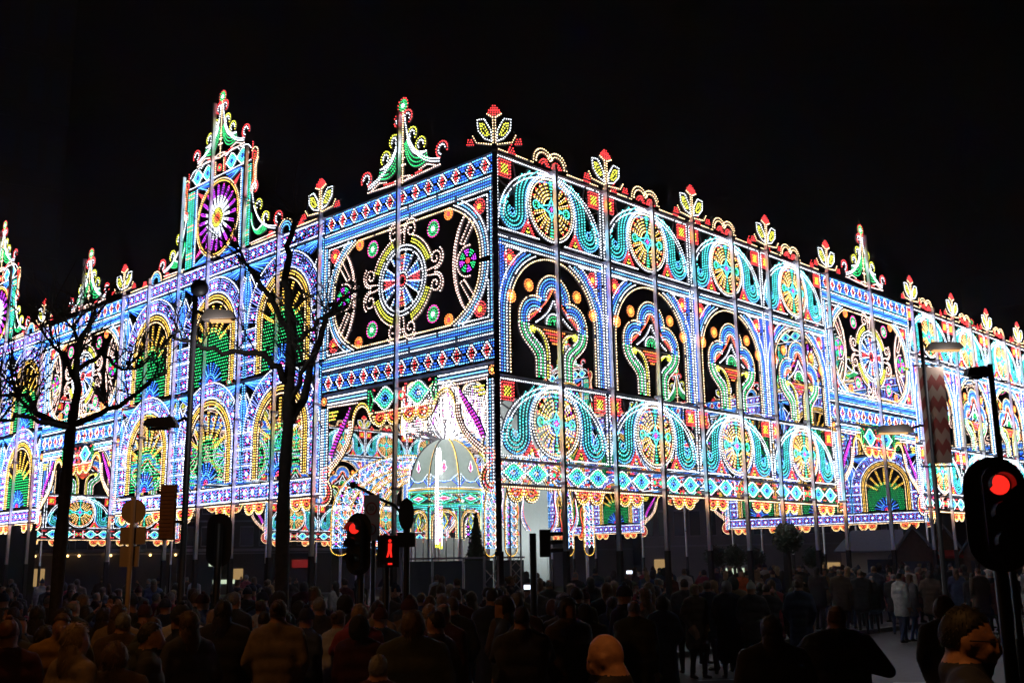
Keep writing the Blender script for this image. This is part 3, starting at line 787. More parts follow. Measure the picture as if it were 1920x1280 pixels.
def bay_words(i, side):
    seq = ['medallion bay', 'arch bay', 'tower bay', 'second arch bay', 'second medallion bay', 'third arch bay', 'left-edge tower bay', 'fourth arch bay', 'last medallion bay'] if side == 'left' else \
          ['first wheel bay', 'second wheel bay', 'third wheel bay', 'fourth wheel bay', 'spired medallion bay', 'fifth wheel bay', 'sixth wheel bay', 'seventh wheel bay', 'eighth wheel bay']
    return seq[i]
for side, marks in (('right', mr), ('left', ml)):
    for i, x in enumerate(marks[1:], 1):
        fin = i % 2 == 0
        if fin: lab = 'flower-topped mast at the outer edge of the %s-hand facade\'s %s' % (side, bay_words(i//2-1, side))
        else: lab = 'plain square mast crossing the middle of the %s-hand facade\'s %s' % (side, bay_words(i//2, side))
        loc, rz = ((x, -off, 0), 0) if side == 'right' else ((-off, x, 0), -pi/2)
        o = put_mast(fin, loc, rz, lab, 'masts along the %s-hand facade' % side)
        if not fin and ((side == 'right' and i == 9) or (side == 'left' and i in (1, 5, 9, 13))):
            for ch in o.children:
                if ch.name.startswith('shaft'): ch.data = bpy.data.meshes.get('tall_shaft') or MB().box(-.036,.036,-.05,.05,2.3,12.9,mast_m).mesh('tall_shaft')
TOW = {}
masts_l = [o for o in list(C.objects) if o.get('group') == 'masts along the left-hand facade']
for idx, h_ in ((4, 14.1), (5, 16.0), (6, 14.1), (12, 14.1), (13, 16.0), (14, 14.1)):
    for o in masts_l:
        if abs(o.location.y-ml[idx]) > .01: continue
        for ch in list(o.children):
            if ch.name.startswith('flower_finial'): bpy.data.objects.remove(ch)
            elif ch.name.startswith('shaft'):
                k_ = 'tower_shaft_%d' % h_; TOW[k_] = TOW.get(k_) or MB().box(-.036,.036,-.05,.05,2.3,h_,mast_m).mesh(k_); ch.data = TOW[k_]
        o['label'] = o['label'].replace('flower-topped mast', 'tall tower mast')
for i, x in enumerate(mr):
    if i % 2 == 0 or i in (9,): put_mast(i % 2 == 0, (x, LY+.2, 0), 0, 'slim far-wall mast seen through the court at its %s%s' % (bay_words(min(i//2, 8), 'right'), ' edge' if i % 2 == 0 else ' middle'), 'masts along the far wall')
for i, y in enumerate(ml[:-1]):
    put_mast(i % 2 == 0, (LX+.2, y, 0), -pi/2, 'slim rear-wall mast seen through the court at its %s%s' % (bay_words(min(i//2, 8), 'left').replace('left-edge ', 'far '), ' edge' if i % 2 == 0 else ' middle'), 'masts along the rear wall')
#@@REST
# ================================================================ domed kiosk and star-tile portals inside
KX, KY = LX/2, LY/2
def wrapcyl(R, yc=0.0):
    return None
kiosk = thing('domed_kiosk', 'domed bandstand with gold ribs and dazzling white crown in the middle of the lit court', 'kiosk', Vector((KX, KY, 0))-sd*.55, 0)
dome_m = mat('dome_cloth', (0.66, 0.72, 0.69), 0.7, noise=0.1)
_t = dome_m.node_tree; _b = _t.nodes['Principled BSDF']; _tr = _t.nodes.new('ShaderNodeBsdfTranslucent'); _tr.inputs[0].default_value = (.62, .70, .66, 1)
_m = _t.nodes.new('ShaderNodeMixShader'); _t.links.new(_b.outputs[0], _m.inputs[1]); _t.links.new(_tr.outputs[0], _m.inputs[2]); _t.links.new(_m.outputs[0], _t.nodes['Material Output'].inputs[0])
_l = bpy.data.lights.new('dome_fill', 'POINT'); _l.energy = 60; _l.color = (.9, 1, .95); _l.shadow_soft_size = .4; _o = bpy.data.objects.new('dome_fill', _l); C.objects.link(_o); _o.parent = kiosk; _o.location = (0, 0, 5.9)  # added light that brightens the dome cloth from within
MB().ball((0, 0, 6.2), .14, mat('fill_globe', (.8, .8, .8), .4)).build('fill_globe', kiosk)  # unseen globe added beside the dome's fill light, emits nothing
Rk = 1.75
m_ = MB(); prof = [(Rk*math.cos(a), 5.35+2.45*math.sin(a)) for a in np.linspace(0, pi/2*.94, 12)]
m_.lathe(prof, dome_m, n=8); m_.build('dome', kiosk, rz=pi/8)
k_rib = Pat()
rib_line = [((Rk+.02)*math.cos(a), 5.35+2.47*math.sin(a)) for a in np.linspace(0, pi/2*.95, 14)]
k_rib.line(rib_line, 'G', sp=.05, slat=.07); rib_me = k_rib.mesh('rib')
q = Pat(); hw = Rk*math.sin(pi/8)*.97
for k, c in ((1, 'W'), (.75, 'C'), (.5, 'B')):
    for s_ in (-1, 1):
        q.line([(s_*hw*.98, 5.5), (s_*hw*.95*k, 6.05*k+5.6*(1-k)), (s_*hw*.45, 5.75), (0, 5.62+.1*k)], c, slat=.05)
for k, c in ((1, 'W'), (.7, 'R'), (.4, 'M')):
    q.line([(0, 6.15-.0*k), (.12*k, 6.3), (0, 6.3+.38*k), (-.12*k, 6.3)], c, closed=True, sp=.05, slat=.05)
q.line([(-hw, 5.38), (hw, 5.38)], 'G'); q.line([(-hw, 5.45), (hw, 5.45)], 'W')
pet_me = q.mesh('petal_panel')
q = Pat(); 
for z, c in ((5.28, 'T'), (5.2, 'N'), (4.72, 'N'), (4.66, 'T')): q.line([(-hw, z), (hw, z)], c)
for k, c in ((1, 'T'), (.8, 'N')): q.line([(-hw*.9*k, 4.96), (0, 4.96+.22*k), (hw*.9*k, 4.96), (0, 4.96-.22*k)], c, closed=True)
for k, c in ((.55, 'W'), (.35, 'M'), (.18, 'R')): q.line([(-hw*.9*k, 4.96), (0, 4.96+.16*k), (hw*.9*k, 4.96), (0, 4.96-.16*k)], c, closed=True)
lz_me = q.mesh('lozenge_panel')
q = Pat()
for r, c in ((.6, 'G'), (.52, 'A')): q.line(np.vstack([[(r, 3.2)], arc(0, 3.85, r, 0, 180), [(-r, 3.2)]]), c, slat=.06)
q.line([(-hw, 4.58), (hw, 4.58)], 'T')
for s_ in (-1, 1):
    q.line([(s_*hw*.95, 4.5), (s_*hw*.55, 4.5)], 'T'); q.line([(s_*hw*.95, 4.42), (s_*hw*.7, 4.42)], 'N'); q.line([(s_*hw*.95, 4.5), (s_*hw*.95, 3.2)], 'T')
q.line([(0, 4.3), (.16, 3.95), (0, 3.6), (-.16, 3.95)], 'Y', closed=True); q.line([(0, 4.1), (.08, 3.95), (0, 3.8), (-.08, 3.95)], 'C', closed=True)
ar_me = q.mesh('arch_panel')
post_me = MB().box(-.06,.06,-.06,.06,0,4.6,mast_m).mesh('post')
for k in range(8):
    a = k*pi/4; ap = Rk*math.cos(pi/8)+.03
    for nm, me in (('petal_panel', pet_me), ('lozenge_panel', lz_me), ('arch_panel', ar_me)):
        o = obj(nm, me, kiosk, (ap*math.sin(a), -ap*math.cos(a), 0), a)
    o = obj('rib', rib_me, kiosk, (0, 0, 0), a+pi/8+.0); 
    o = obj('post', post_me, kiosk, (Rk*math.cos(a+pi/8), Rk*math.sin(a+pi/8), 0), a+pi/8)
# crown of bright white blades over the dome
cr_ = obj('crown', MB().lathe([(.16, 7.7), (.2, 7.9), (.12, 8.6), (.05, 10.3), (.01, 10.5)], wood, n=10).mesh('crown'), kiosk)
q = Pat()
q.line([(0, 7.75), (.08, 8.5), (.15, 9.4), (.02, 10.75)], 'H'); q.line(bez((.12, 7.8), (.5, 8.6), (1.0, 9.6), (.35, 10.3)), 'H'); q.line(bez((.16, 7.8), (.8, 8.3), (1.5, 9.0), (1.05, 9.8)), 'H')
q.line(bez((.2, 7.78), (1.0, 8.0), (1.9, 8.4), (1.75, 9.1)), 'H'); q.line(bez((.25, 7.75), (.9, 7.75), (1.6, 7.8), (2.1, 8.3)), 'W'); q.line(bez((.35, 10.3), (.2, 10.4), (.1, 10.0), (.2, 9.8)), 'K')
bl = q.mesh('blade', rad=.02)
for k in range(12): obj('blade', bl, cr_, (0, 0, 0), k*2*pi/12)
# eight scalloped fan boards thick with white bulbs stand around the crown
q = Pat(); hwf = .78
z = 8.0; j_ = 0
while z < 10.15:
    lim = hwf if z < 9.3 else hwf*math.sqrt(max(0.01, 1-((z-9.3)/.88)**2))
    x = -lim
    while x <= lim:
        if math.hypot(x, z-8.75) > .2: q.dots([(x+(.05 if j_ % 2 else 0), z)], 'H' if (j_*7+int(x*40)) % 4 else 'K')
        x += .125
    z += .12; j_ += 1
q.dots(arc(0, 8.75, .13, 0, 330, n=7), 'M'); q.dots([(0, 8.75)], 'W')
for k, c in ((0, 'W'), (.09, 'A')): q.line(np.vstack([[(-hwf-k, 7.95)], arc(0, 9.3, hwf+k, 180, 0, rz=.88+k), [(hwf+k, 7.95)]]), c)
q.line([(-.5, 8.2), (-.12, 9.9)], 'P', sp=.09); q.line([(.5, 8.2), (.12, 9.9)], 'P', sp=.09)
fb = q.mesh('fan_board', rad=.024)
for k in range(8):
    a = k*pi/4; obj('fan_board', fb, cr_, (1.95*math.sin(a), -1.95*math.cos(a), 0), a)

# star-tile portals: an arched gallery towards each side of the kiosk
def star_band(rin, rout, zc, zb):
    p = Pat(); wd = rout-rin; n = int(pi*(rin+rout)/2/(wd*.5)); rm = (rin+rout)/2
    cells = [(rm, math.radians(180*(k+.5)/n)) for k in range(n)]
    pts = [(rm*math.cos(a), zc+rm*math.sin(a), a) for r, a in cells]
    z = zc-wd*.25
    while z > zb+wd*.2: pts += [(rm, z, 0), (-rm, z, pi)]; z -= wd*.5
    for i, (x, z, a) in enumerate(pts):
        u = np.array([math.cos(a), math.sin(a)]) if z > zc-.01 else np.array([math.copysign(1, x), 0]); v = np.array([-u[1], u[0]]); o = np.array([x, z])
        for t in (-1, 1):
            c0 = o+u*t*wd*.22; cs = ('R', 'P')[(i+(t > 0)) % 2]
            p.dots([c0, c0+u*.03, c0-u*.03, c0+v*.03, c0-v*.03], cs)
            for k in range(4):
                g = k*pi/2+pi/4; d = u*math.cos(g)+v*math.sin(g); p.line([c0+d*.09, c0+d*.2], ('C', 'W', 'W', 'W')[k], sp=.055, slat=.06)
        p.line([o-u*wd*.42+v*wd*.25, o+u*wd*.42+v*wd*.25], 'W' if i % 2 else 'C', slat=.03)
    for r, c in ((rin, 'G'), (rin+.07, 'A'), (rout, 'G'), (rout-.07, 'W'), (rm, 'C')): p.line(np.vstack([[(r, zb)], arc(0, zc, r, 0, 180, n=26), [(-r, zb)]]), c, slat=.06)
    p.line(arc(-(rin+rout)/2, zb, wd/2, 180, 360), 'G'); p.line(arc((rin+rout)/2, zb, wd/2, 180, 360), 'G')
    return p
sb = star_band(2.1, 2.8, 4.1, 2.7).mesh('star_band')
sc2 = Pat()
for s_ in (-1, 1):
    for k, c in ((0, 'W'), (.08, 'K'), (.16, 'C'), (.24, 'R')): sc2.line(bez((s_*(1.5-k), 3.4), (s_*(2.3-k), 4.2), (s_*(1.2+k), 4.6), (s_*(1.9-k), 5.4)), c)
    for k, c in ((0, 'O'), (.08, 'R')): sc2.line(bez((s_*(2.0-k), 3.2), (s_*(2.4-k), 3.6), (s_*(1.7+k), 4.0), (s_*(2.1-k), 4.4)), c)
sc2.line(arc(0, 4.6, 1.5, 20, 160), 'G'); sc2.line(arc(0, 4.6, 1.4, 20, 160), 'A')
sc2m = sc2.mesh('scroll_infill')
def portal(name, loc, rz, label, n=3, inf=True):
    t = thing(name, label, 'lit arch', loc, rz, 'star-tile arches around the kiosk')
    obj('star_band', sb, t)
    if inf: obj('scroll_infill', sc2m, t, (0, .05, 0))
    for s_ in (-1, 1): MB().box(s_*2.45-.05, s_*2.45+.05, .08, .18, 0, 4.0, mast_m).build('post', t)
    return t
for i, (px_, D_) in enumerate(((762, 54.5), (788, 56.5), (812, 58.5))):
    t = portal('star_arch', ground(px_, D_), FACE+.06, ['front star-tiled arch left of the kiosk, outermost and nearest', 'middle star-tiled arch behind the kiosk', 'rearmost star-tiled arch behind the kiosk'][i], inf=i < 2); t.scale = (1.36, 1, 1.1)
for i, d in enumerate((5.6, 4.4)):
    portal('star_arch', (KX+.2, KY-d, 0), 0, ['outer star-tiled arch right of the domed kiosk', 'inner star-tiled arch of the pair right of the kiosk'][i])
# a dazzling garland arch seen edge-on in front of the kiosk
gq = Pat()
for r, c in ((2.3, 'H'), (2.22, 'W'), (2.15, 'H')): gq.line(np.vstack([[(r*.92, 2.9)], arc(0, 4.6, r, 0, 180, rz=r*1.05, n=26), [(-r*.92, 2.9)]]), c)
for s_ in (-1, 1):
    gq.line(arc(s_*2.0, 2.9, .14, 0, 360), 'Y'); gq.line([(s_*1.95, 3.0), (s_*2.0, 4.7)], 'M')
gm_ = gq.mesh('garland', rad=.021)
t = thing('garland_arch', 'dazzling white garland arch seen edge-on in front of the dome', 'lit arch', ground(824, 46), YAW+.03)
for k in range(2): obj('garland', gm_, t, (0, .09*k, 0))
for s_ in (-1, 1): MB().box(s_*2.0-.04, s_*2.0+.04, .05, .12, 0, 3.2, mast_m).build('post', t)
# pale canvas tower right of the corner post, brightened by two added lights inside
cnv = mat('white_canvas', (0.78, 0.78, 0.80), .8, noise=.06)
cnv2 = dome_m.copy(); cnv2.name = 'lit_canvas'
t = thing('canvas_tower', 'round-topped pale canvas tower glowing softly behind the first lower wheel panel', 'tent', ground(972, 50), 0)
MB().lathe([(1.45, .3), (1.45, 7.9), (1.35, 8.7), (1.05, 9.3), (.6, 9.65), (.02, 9.8)], cnv2, n=16).build('canvas', t)
for k_ in range(2):
    _l = bpy.data.lights.new('canvas_fill', 'POINT'); _l.energy = 90; _l.color = (.95, .95, 1); _l.shadow_soft_size = .3; _o = bpy.data.objects.new('canvas_fill', _l); C.objects.link(_o); _o.parent = t; _o.location = (0, 0, 3.0+3.6*k_)
for k in range(4): MB().box(-.05, .05, -.05, .05, 0, 3.3, mast_m).build('leg', t, (1.3*math.cos(k*pi/2+.5), 1.3*math.sin(k*pi/2+.5), 0))
t = thing('stage_backdrop', 'pale slatted stage wall behind the kiosk arches', 'stage wall', ground(765, 53.2), FACE)
for k in range(15): MB().box(k*.38, k*.38+.33, 0, .05, .9, 3.35, cnv).build('board', t)

# ================================================================ ground, kerb, road
asph = mat('asphalt', (0.055, 0.052, 0.056), 0.62, noise=0.35, nscale=5, bump=0.25)
pave = mat('paving', (0.075, 0.068, 0.066), 0.7, noise=0.3, nscale=3, bump=0.2)
kerbm = mat('kerb_concrete', (0.18, 0.17, 0.16), 0.8, noise=0.2)
paint = mat('road_paint', (0.5, 0.5, 0.48), 0.6, noise=0.3, nscale=9)
g = MB(); g.raw([(-400,-400,0),(500,-400,0),(500,500,0),(-400,500,0)], [(0,1,2,3)], asph); tag(g.build('road'), 'dark asphalt road in front of the pavilion', kind='structure')
# square pavement under the pavilion, with a kerb a few metres in front of it
def strip(name, poly, z0, z1, mt, label): return tag(MB().prism(poly, z0, z1, mt, 'xy').build(name), label, kind='structure')
PX0, PY0 = -1.6, -1.6
strip('pavement', [(PX0+.15, PY0+.15), (140, PY0+.15), (140, 140), (PX0+.15, 140)], .02, .12, pave, 'paved square that the pavilion stands on')
km = MB().box(0, .98, 0, .15, 0, .125, kerbm).mesh('kerb_stone')
kr = tag(obj('kerb', None, None, (PX0, PY0, 0)), 'pale kerb along the road edge of the square', kind='structure')
for i in range(45): obj('kerb_stone', km, kr, (i*1.0+.15, 0, 0))
kml = MB().box(0, .15, 0, .98, 0, .125, kerbm).mesh('kerb_stone_turned')
for i in range(40): obj('kerb_stone', kml, kr, (0, i*1.0, 0))
for i in range(7):
    a = ground(1180+i*120, 19.5-.0*i); b = ground(1180+i*120+70, 19.7)
    d = (b-a).normalized(); n = Vector((-d.y, d.x, 0))*.06
    tag(MB().raw([(p.x, p.y, .005) for p in (a-n, b-n, b+n, a+n)], [(0,1,2,3)], paint).build('lane_marking'), 'white dash painted on the road', kind='structure')

# ================================================================ buildings behind
bwall = mat('night_facade', (0.20, 0.18, 0.20), 0.8, noise=0.15, nscale=.6)
bdark = mat('dark_facade', (0.06, 0.05, 0.05), 0.8, noise=0.2, nscale=.8)
glass = mat('window_glass', (0.02, 0.025, 0.035), 0.15)
warm = emis('warm_window', (1.0, 0.62, 0.25), .3); cool = emis('cool_window', (0.7, 0.85, 0.6), .7); shopred = emis('red_sign', (1, .05, .05), .12)
ledge = mat('ledge', (0.25, 0.23, 0.27), 0.7)
def block(name, x0, x1, D, h, depth, label, wallm, floors, cols, lit=(), shop=0.0):
    a, b = ground(x0, D), ground(x1, D); L = (b-a).length; ang = math.atan2(b.y-a.y, b.x-a.x)
    t = thing(name, label, 'building', a, ang)
    MB().box(0, L, .12, depth, 0, h, wallm).build('wall', t)
    fr = MB().box(-.005, .06, -.03, .02, -.02, 1.2, ledge)
    dx = L/cols; dz = (h-3.2)/max(1, floors)
    gm = MB().box(-dx*.32, dx*.32, .06, .1, 0, dz*.55, glass).mesh('pane'); fm = MB().box(-dx*.36, dx*.36, .1, .16, -.08, dz*.6, wallm if h > 20 else ledge).mesh('window')
    for i in range(cols):
        for j in range(floors):
            f = obj('window', fm, t, (dx*(i+.5), 0, 3.2+dz*(j+.22))); obj('pane', gm, f)
    for j in range(floors+1): MB().box(-.05, L+.05, .02, .13, 3.2+dz*j-.12, 3.2+dz*j, wallm if h > 20 else ledge).build('ledge', t)
    for i, (u, z, ww_, hh, mt) in enumerate(lit):
        MB().box(u*L, u*L+ww_, .03, .1, z, z+hh, mt).build('lit_window', t)
    return t
block('office_building', 1205, 1700, 80, 9.5, 12, 'long grey office block behind the market, seen under the right-hand facade', bwall, 2, 16, lit=[(.05, 1.2, 1.2, 1.0, warm), (.33, .9, 1.4, .6, cool), (.7, 1.0, 1.2, .8, warm)])
block('shop_building', 330, 620, 84, 8.0, 10, 'dark shop building seen through the passage left of the bigger tree', bdark, 2, 8, lit=[(.2, 2.2, .9, .5, cool), (.23, .9, 1.6, .3, cool), (.36, 1.2, .7, .8, warm), (.74, 2.0, 1.5, .6, shopred)])
t = block('low_shop_row', -160, 330, 82, 4.6, 8, 'low dark row of shops with small warm lamps behind the left tree', bdark, 1, 14, lit=[(.34, 1.0, 2.2, 1.2, warm)])
spot = emis('spot_bulb', (1, .6, .2), 4)
for u in (.43, .52, .555, .60, .71, .725, .885, .99):
    p = MB().ball((0, 0, 0), .09, spot, 8, 6); L_ = (ground(330, 82)-ground(-160, 82)).length; p.build('downlight', t, (u*L_, -.25, 3.05))
MB().box(0, 20.5*1.5, -1.2, .02, 3.25, 3.45, ledge).build('canopy', t)
block('tower_block', -420, 62, 60, 38, 14, 'tall dark building rising at the left edge of the night sky', mat('black_facade', (.002, .002, .002), .9), 9, 9)
block('distant_block', 1860, 2300, 130, 34, 14, 'faint distant block on the right above the end of the facade', mat('black_facade2', (.004, .004, .004), .9), 8, 12)
block('rear_block', 620, 1190, 92, 6.5, 10, 'dark building beyond the domed kiosk behind the court', bwall, 1, 14)

# market chalets
roofm = mat('slate_roof', (0.16, 0.18, 0.26), 0.5, noise=.1); brownw = mat('brown_timber', (0.10, 0.05, 0.035), 0.7, noise=.3, nscale=6); whitew = mat('white_board', (0.5, 0.47, 0.42), 0.7); redm = mat('red_cloth', (0.45, 0.02, 0.02), 0.7); navy = mat('navy_shutter', (0.02, 0.03, 0.07), .4)
def chalet(x0, x1, D, label, wm, first=False, awn=False):
    a, b = ground(x0, D), ground(x1, D); L = (b-a).length; ang = math.atan2(b.y-a.y, b.x-a.x)
    t = thing('market_chalet', label, 'market stall', a, ang, 'market chalets in a row')
    bd = MB().box(0, L, 0, 2.4, 0, 2.2, wm).build('wall', t)
    MB().prism([(0, 2.2), (L, 2.2), (L/2, 3.25)], -.02, 0.04, brownw).build('gable', t)
    MB().raw([(-.25, -.35, 2.0), (L/2, -.35, 3.32), (L/2, 2.6, 3.32), (-.25, 2.6, 2.0), (L+.25, -.35, 2.0), (L+.25, 2.6, 2.0), (-.25, -.35, 2.1), (L/2, -.35, 3.44), (L/2, 2.6, 3.44), (-.25, 2.6, 2.1), (L+.25, -.35, 2.1), (L+.25, 2.6, 2.1)],
             [(0,1,2,3), (1,4,5,2), (9,8,7,6), (8,11,10,7), (0,6,7,1), (1,7,10,4), (3,2,8,9), (2,5,11,8), (0,3,9,6), (4,10,11,5)], roofm).build('roof', t)
    MB().box(L*.2, L*.85, -.06, -.0, 1.0, 1.9, navy).build('shutter', t)
    MB().box(L*.15, L*.9, -.25, -.0, .9, .97, brownw).build('counter', t)
    if awn: MB().raw([(0, -1.1, 2.1), (L, -1.1, 2.1), (L, -.03, 2.35), (0, -.03, 2.35), (0, -1.1, 2.0), (L, -1.1, 2.0), (L, -.03, 2.25), (0, -.03, 2.25)], [(0,1,2,3), (4,7,6,5), (0,4,5,1), (1,5,6,2), (2,6,7,3), (3,7,4,0)], redm).build('awning', t)
    return t
def long_chalet():
    a, b = ground(1582, 50), ground(1690, 50); L = (b-a).length; ang = math.atan2(b.y-a.y, b.x-a.x)
    t = thing('market_chalet', 'long white-walled market stall with blue-grey roof, leftmost of the row', 'market stall', a, ang, 'market chalets in a row')
    MB().box(0, L, 0, 2.4, 0, 2.35, whitew).build('wall', t)
    MB().raw([(-.3, -.4, 2.3), (L+.3, -.4, 2.3), (L+.3, 1.2, 3.2), (.5, 1.2, 3.2), (-.3, -.4, 2.38), (L+.3, -.4, 2.38), (L+.3, 1.2, 3.3), (.5, 1.2, 3.3)], [(0,1,2,3), (7,6,5,4), (0,4,5,1), (1,5,6,2), (2,6,7,3), (3,7,4,0)], roofm).build('roof', t)
    MB().box(L*.45, L*.95, -.05, -.0, 1.1, 2.0, navy).build('shutter', t)
long_chalet()
chalet(1682, 1760, 48, 'brown gabled market chalet standing right of the long white stall', brownw)
chalet(1748, 1812, 49.5, 'gabled market chalet with a red awning, left of the right signal', brownw, awn=True)
chalet(1812, 1880, 48.5, 'brown market chalet beside the big traffic signal, right of the red awning', brownw)
chalet(1884, 1950, 49.5, 'last brown market chalet at the right edge of the row', brownw)

# ================================================================ topiary and cones
leafm = mat('dark_leaf', (0.03, 0.05, 0.025), 0.6, noise=.3); bark = mat('bark', (0.055, 0.045, 0.04), 0.85, noise=.35, nscale=12, bump=.6)
rnd = random.Random(5)
def leaves(n, fn, size, mt):
    m_ = MB(); 
    for _ in range(n):
        p, s_ = Vector(fn()), size*rnd.uniform(.6, 1.3); u = Vector((rnd.gauss(0,1), rnd.gauss(0,1), rnd.gauss(0,1))).normalized(); v = u.orthogonal().normalized(); w2 = u.cross(v)
        m_.raw([p+u*s_, p+v*s_*.45, p-u*s_, p-v*s_*.45], [(0,1,2,3)], mt)
    return m_
def ball_tree(x, D, zc, r, label, cone=False):
    p = ground(x, D); t = thing('ball_tree' if not cone else 'cone_tree', label, 'clipped tree', p, 0, 'clipped trees in tubs on the square')
    MB().tube([(0,0,.3), (.02,0,zc*.6), (0,0,zc)], [.07,.06,.04], bark, 8).build('trunk', t)
    MB().lathe([(.24, 0), (.32, .5), (.3, .5), (.28, .42)], dark_m, n=12).build('tub', t)
    def f():
        if cone:
            h = rnd.random()**1.3; a = rnd.random()*2*pi; rr = r*(1-h)*rnd.uniform(.75, 1.02); return (rr*math.cos(a), rr*math.sin(a), zc-r*.6+h*r*4.2)
        d = Vector((rnd.gauss(0,1), rnd.gauss(0,1), rnd.gauss(0,1))).normalized()*r*rnd.uniform(.75, 1.06); return (d.x, d.y, zc+d.z)
    m_ = leaves(700, f, .07, leafm)
    if cone: m_.lathe([(r*.85, zc-r*.6), (r*.45, zc+r*1.3), (.02, zc+r*3.3)], leafm, n=10)
    else: m_.ball((0,0,zc), r*.86, leafm, 12, 8)
    m_.build('crown', t)
ball_tree(1483, 30, 2.62, .40, 'round clipped tree, the largest and nearest under the right-hand facade')
ball_tree(1380, 44, 2.2, .45, 'small round clipped tree left of the largest one, under the valance')
ball_tree(1420, 46, 2.1, .42, 'small round clipped tree just left of the largest one')
ball_tree(1530, 45, 2.1, .42, 'small round clipped tree just right of the largest one')
ball_tree(1345, 47, 2.2, .5, 'leftmost small round clipped tree under the right-hand facade')
ball_tree(893, 33, 2.3, .36, 'dark cone-shaped tree between the kiosk and the corner post', cone=True)

# ================================================================ bare plane trees in front
def limb(m_, pts, r0, r1, n=9):
    k = len(pts); m_.tube(pts, [r0+(r1-r0)*i/(k-1)+.012*math.sin(i*2.3) for i in range(k)], bark, n)
def px_tree(name, label, D, trunk, limbs, twigs, seed, base_r):
    R_ = random.Random(seed); b = ground(trunk[0][0], D)
    t = thing(name, label, 'tree', b, 0, 'bare pollarded trees in front of the pavilion')
    def P(x, y, dd=0.0): return at(x, y, D+dd)-b
    m_ = MB(); pts = [Vector((0, 0, 0))]+[P(x, y) for x, y in trunk[1:]]
    q = []
    for i in range(len(pts)-1):
        for s_ in range(3): q.append(pts[i].lerp(pts[i+1], s_/3))
    q.append(pts[-1]); rr = [base_r*(1.35 if i == 0 else 1-.35*i/len(q))+R_.uniform(-.006, .01) for i in range(len(q))]
    m_.tube(q, rr, bark, 12); m_.build('trunk', t, smooth=True)
    cr2 = obj('crown', None, t)
    for li, (pl, r0, r1, dep) in enumerate(limbs):
        m_ = MB(); pv = []
        for i, (x, y) in enumerate(pl): pv.append(P(x, y, dep*i/(len(pl)-1)))
        q = []
        for i in range(len(pv)-1):
            for s_ in range(3):
                j = Vector((R_.gauss(0,.02), R_.gauss(0,.02), R_.gauss(0,.02))); q.append(pv[i].lerp(pv[i+1], s_/3)+(j if i+s_ else Vector()))
        q.append(pv[-1]); k = len(q); r0 *= .82; r1 *= .7; m_.tube(q, [r0+(r1-r0)*i/(k-1) for i in range(k)], bark, 8); m_.ball(q[-1], r1*1.5, bark, 8, 6)
        # short twigs from the knuckles
        for _ in range(twigs):
            s0 = q[R_.randrange(k//3, k)]; d = Vector((R_.gauss(0,.6), R_.gauss(0,.6), R_.uniform(.1, 1))).normalized(); L_ = R_.uniform(.35, 1.1)
            p1 = s0+d*L_*.5+Vector((0,0,.05)); p2 = s0+d*L_+Vector((R_.gauss(0,.1), R_.gauss(0,.1), .15))
            m_.tube([s0, p1, p2], [.012, .008, .004], bark, 5)
            for _k in range(3):
                e0 = s0.lerp(p1, R_.random()) if _k else p1; e1 = e0+(d+Vector((R_.gauss(0,.6), R_.gauss(0,.6), R_.uniform(-.2,.6)))).normalized()*R_.uniform(.2, .55); m_.tube([e0, e0.lerp(e1, .5)+Vector((0,0,.03)), e1], [.006, .005, .003], bark, 4)
        m_.build('limb', cr2, smooth=True)
    return t
px_tree('bare_tree', 'thick bare pollarded tree silhouetted against the gold arches, tallest in view', 15.5,
    [(532, 1100), (530, 1000), (533, 900), (540, 800), (543, 700)],
    [([(543, 705), (545, 620), (540, 550), (536, 480), (548, 420), (562, 402)], .105, .035, -.4), ([(543, 720), (520, 690), (498, 668), (440, 660), (385, 655), (350, 640), (322, 630)], .07, .025, -1.0),
     ([(546, 790), (575, 730), (590, 660), (612, 600), (640, 560), (668, 545)], .085, .03, .8), ([(545, 630), (520, 580), (480, 520), (462, 488), (435, 460)], .06, .025, .6), ([(549, 650), (575, 620), (600, 600), (640, 588)], .05, .02, -.8),
     ([(548, 760), (565, 700), (585, 672), (592, 650)], .05, .03, -1.2)], 11, 3, .105)
px_tree('bare_tree', 'slimmer bare tree with low candelabra branches at the left of the photo', 15.5,
    [(106, 1110), (115, 1000), (124, 900), (132, 810), (138, 770)],
    [([(138, 785), (145, 700), (150, 640), (170, 600), (180, 570)], .075, .02, -.4), ([(137, 800), (100, 790), (62, 770), (50, 742), (0, 740), (-40, 725)], .07, .02, .7), ([(140, 795), (190, 775), (240, 752), (275, 720), (310, 700)], .06, .02, -.8),
     ([(136, 800), (85, 795), (40, 780), (5, 790), (-30, 800)], .05, .02, -1.0), ([(146, 720), (120, 670), (90, 640), (70, 610)], .045, .015, .6), ([(150, 690), (190, 660), (230, 690), (262, 690)], .045, .015, .9), ([(152, 650), (130, 610), (105, 590)], .03, .012, -.5), ([(60, 770), (30, 740), (20, 700)], .035, .012, .3)], 14, 9, .09)

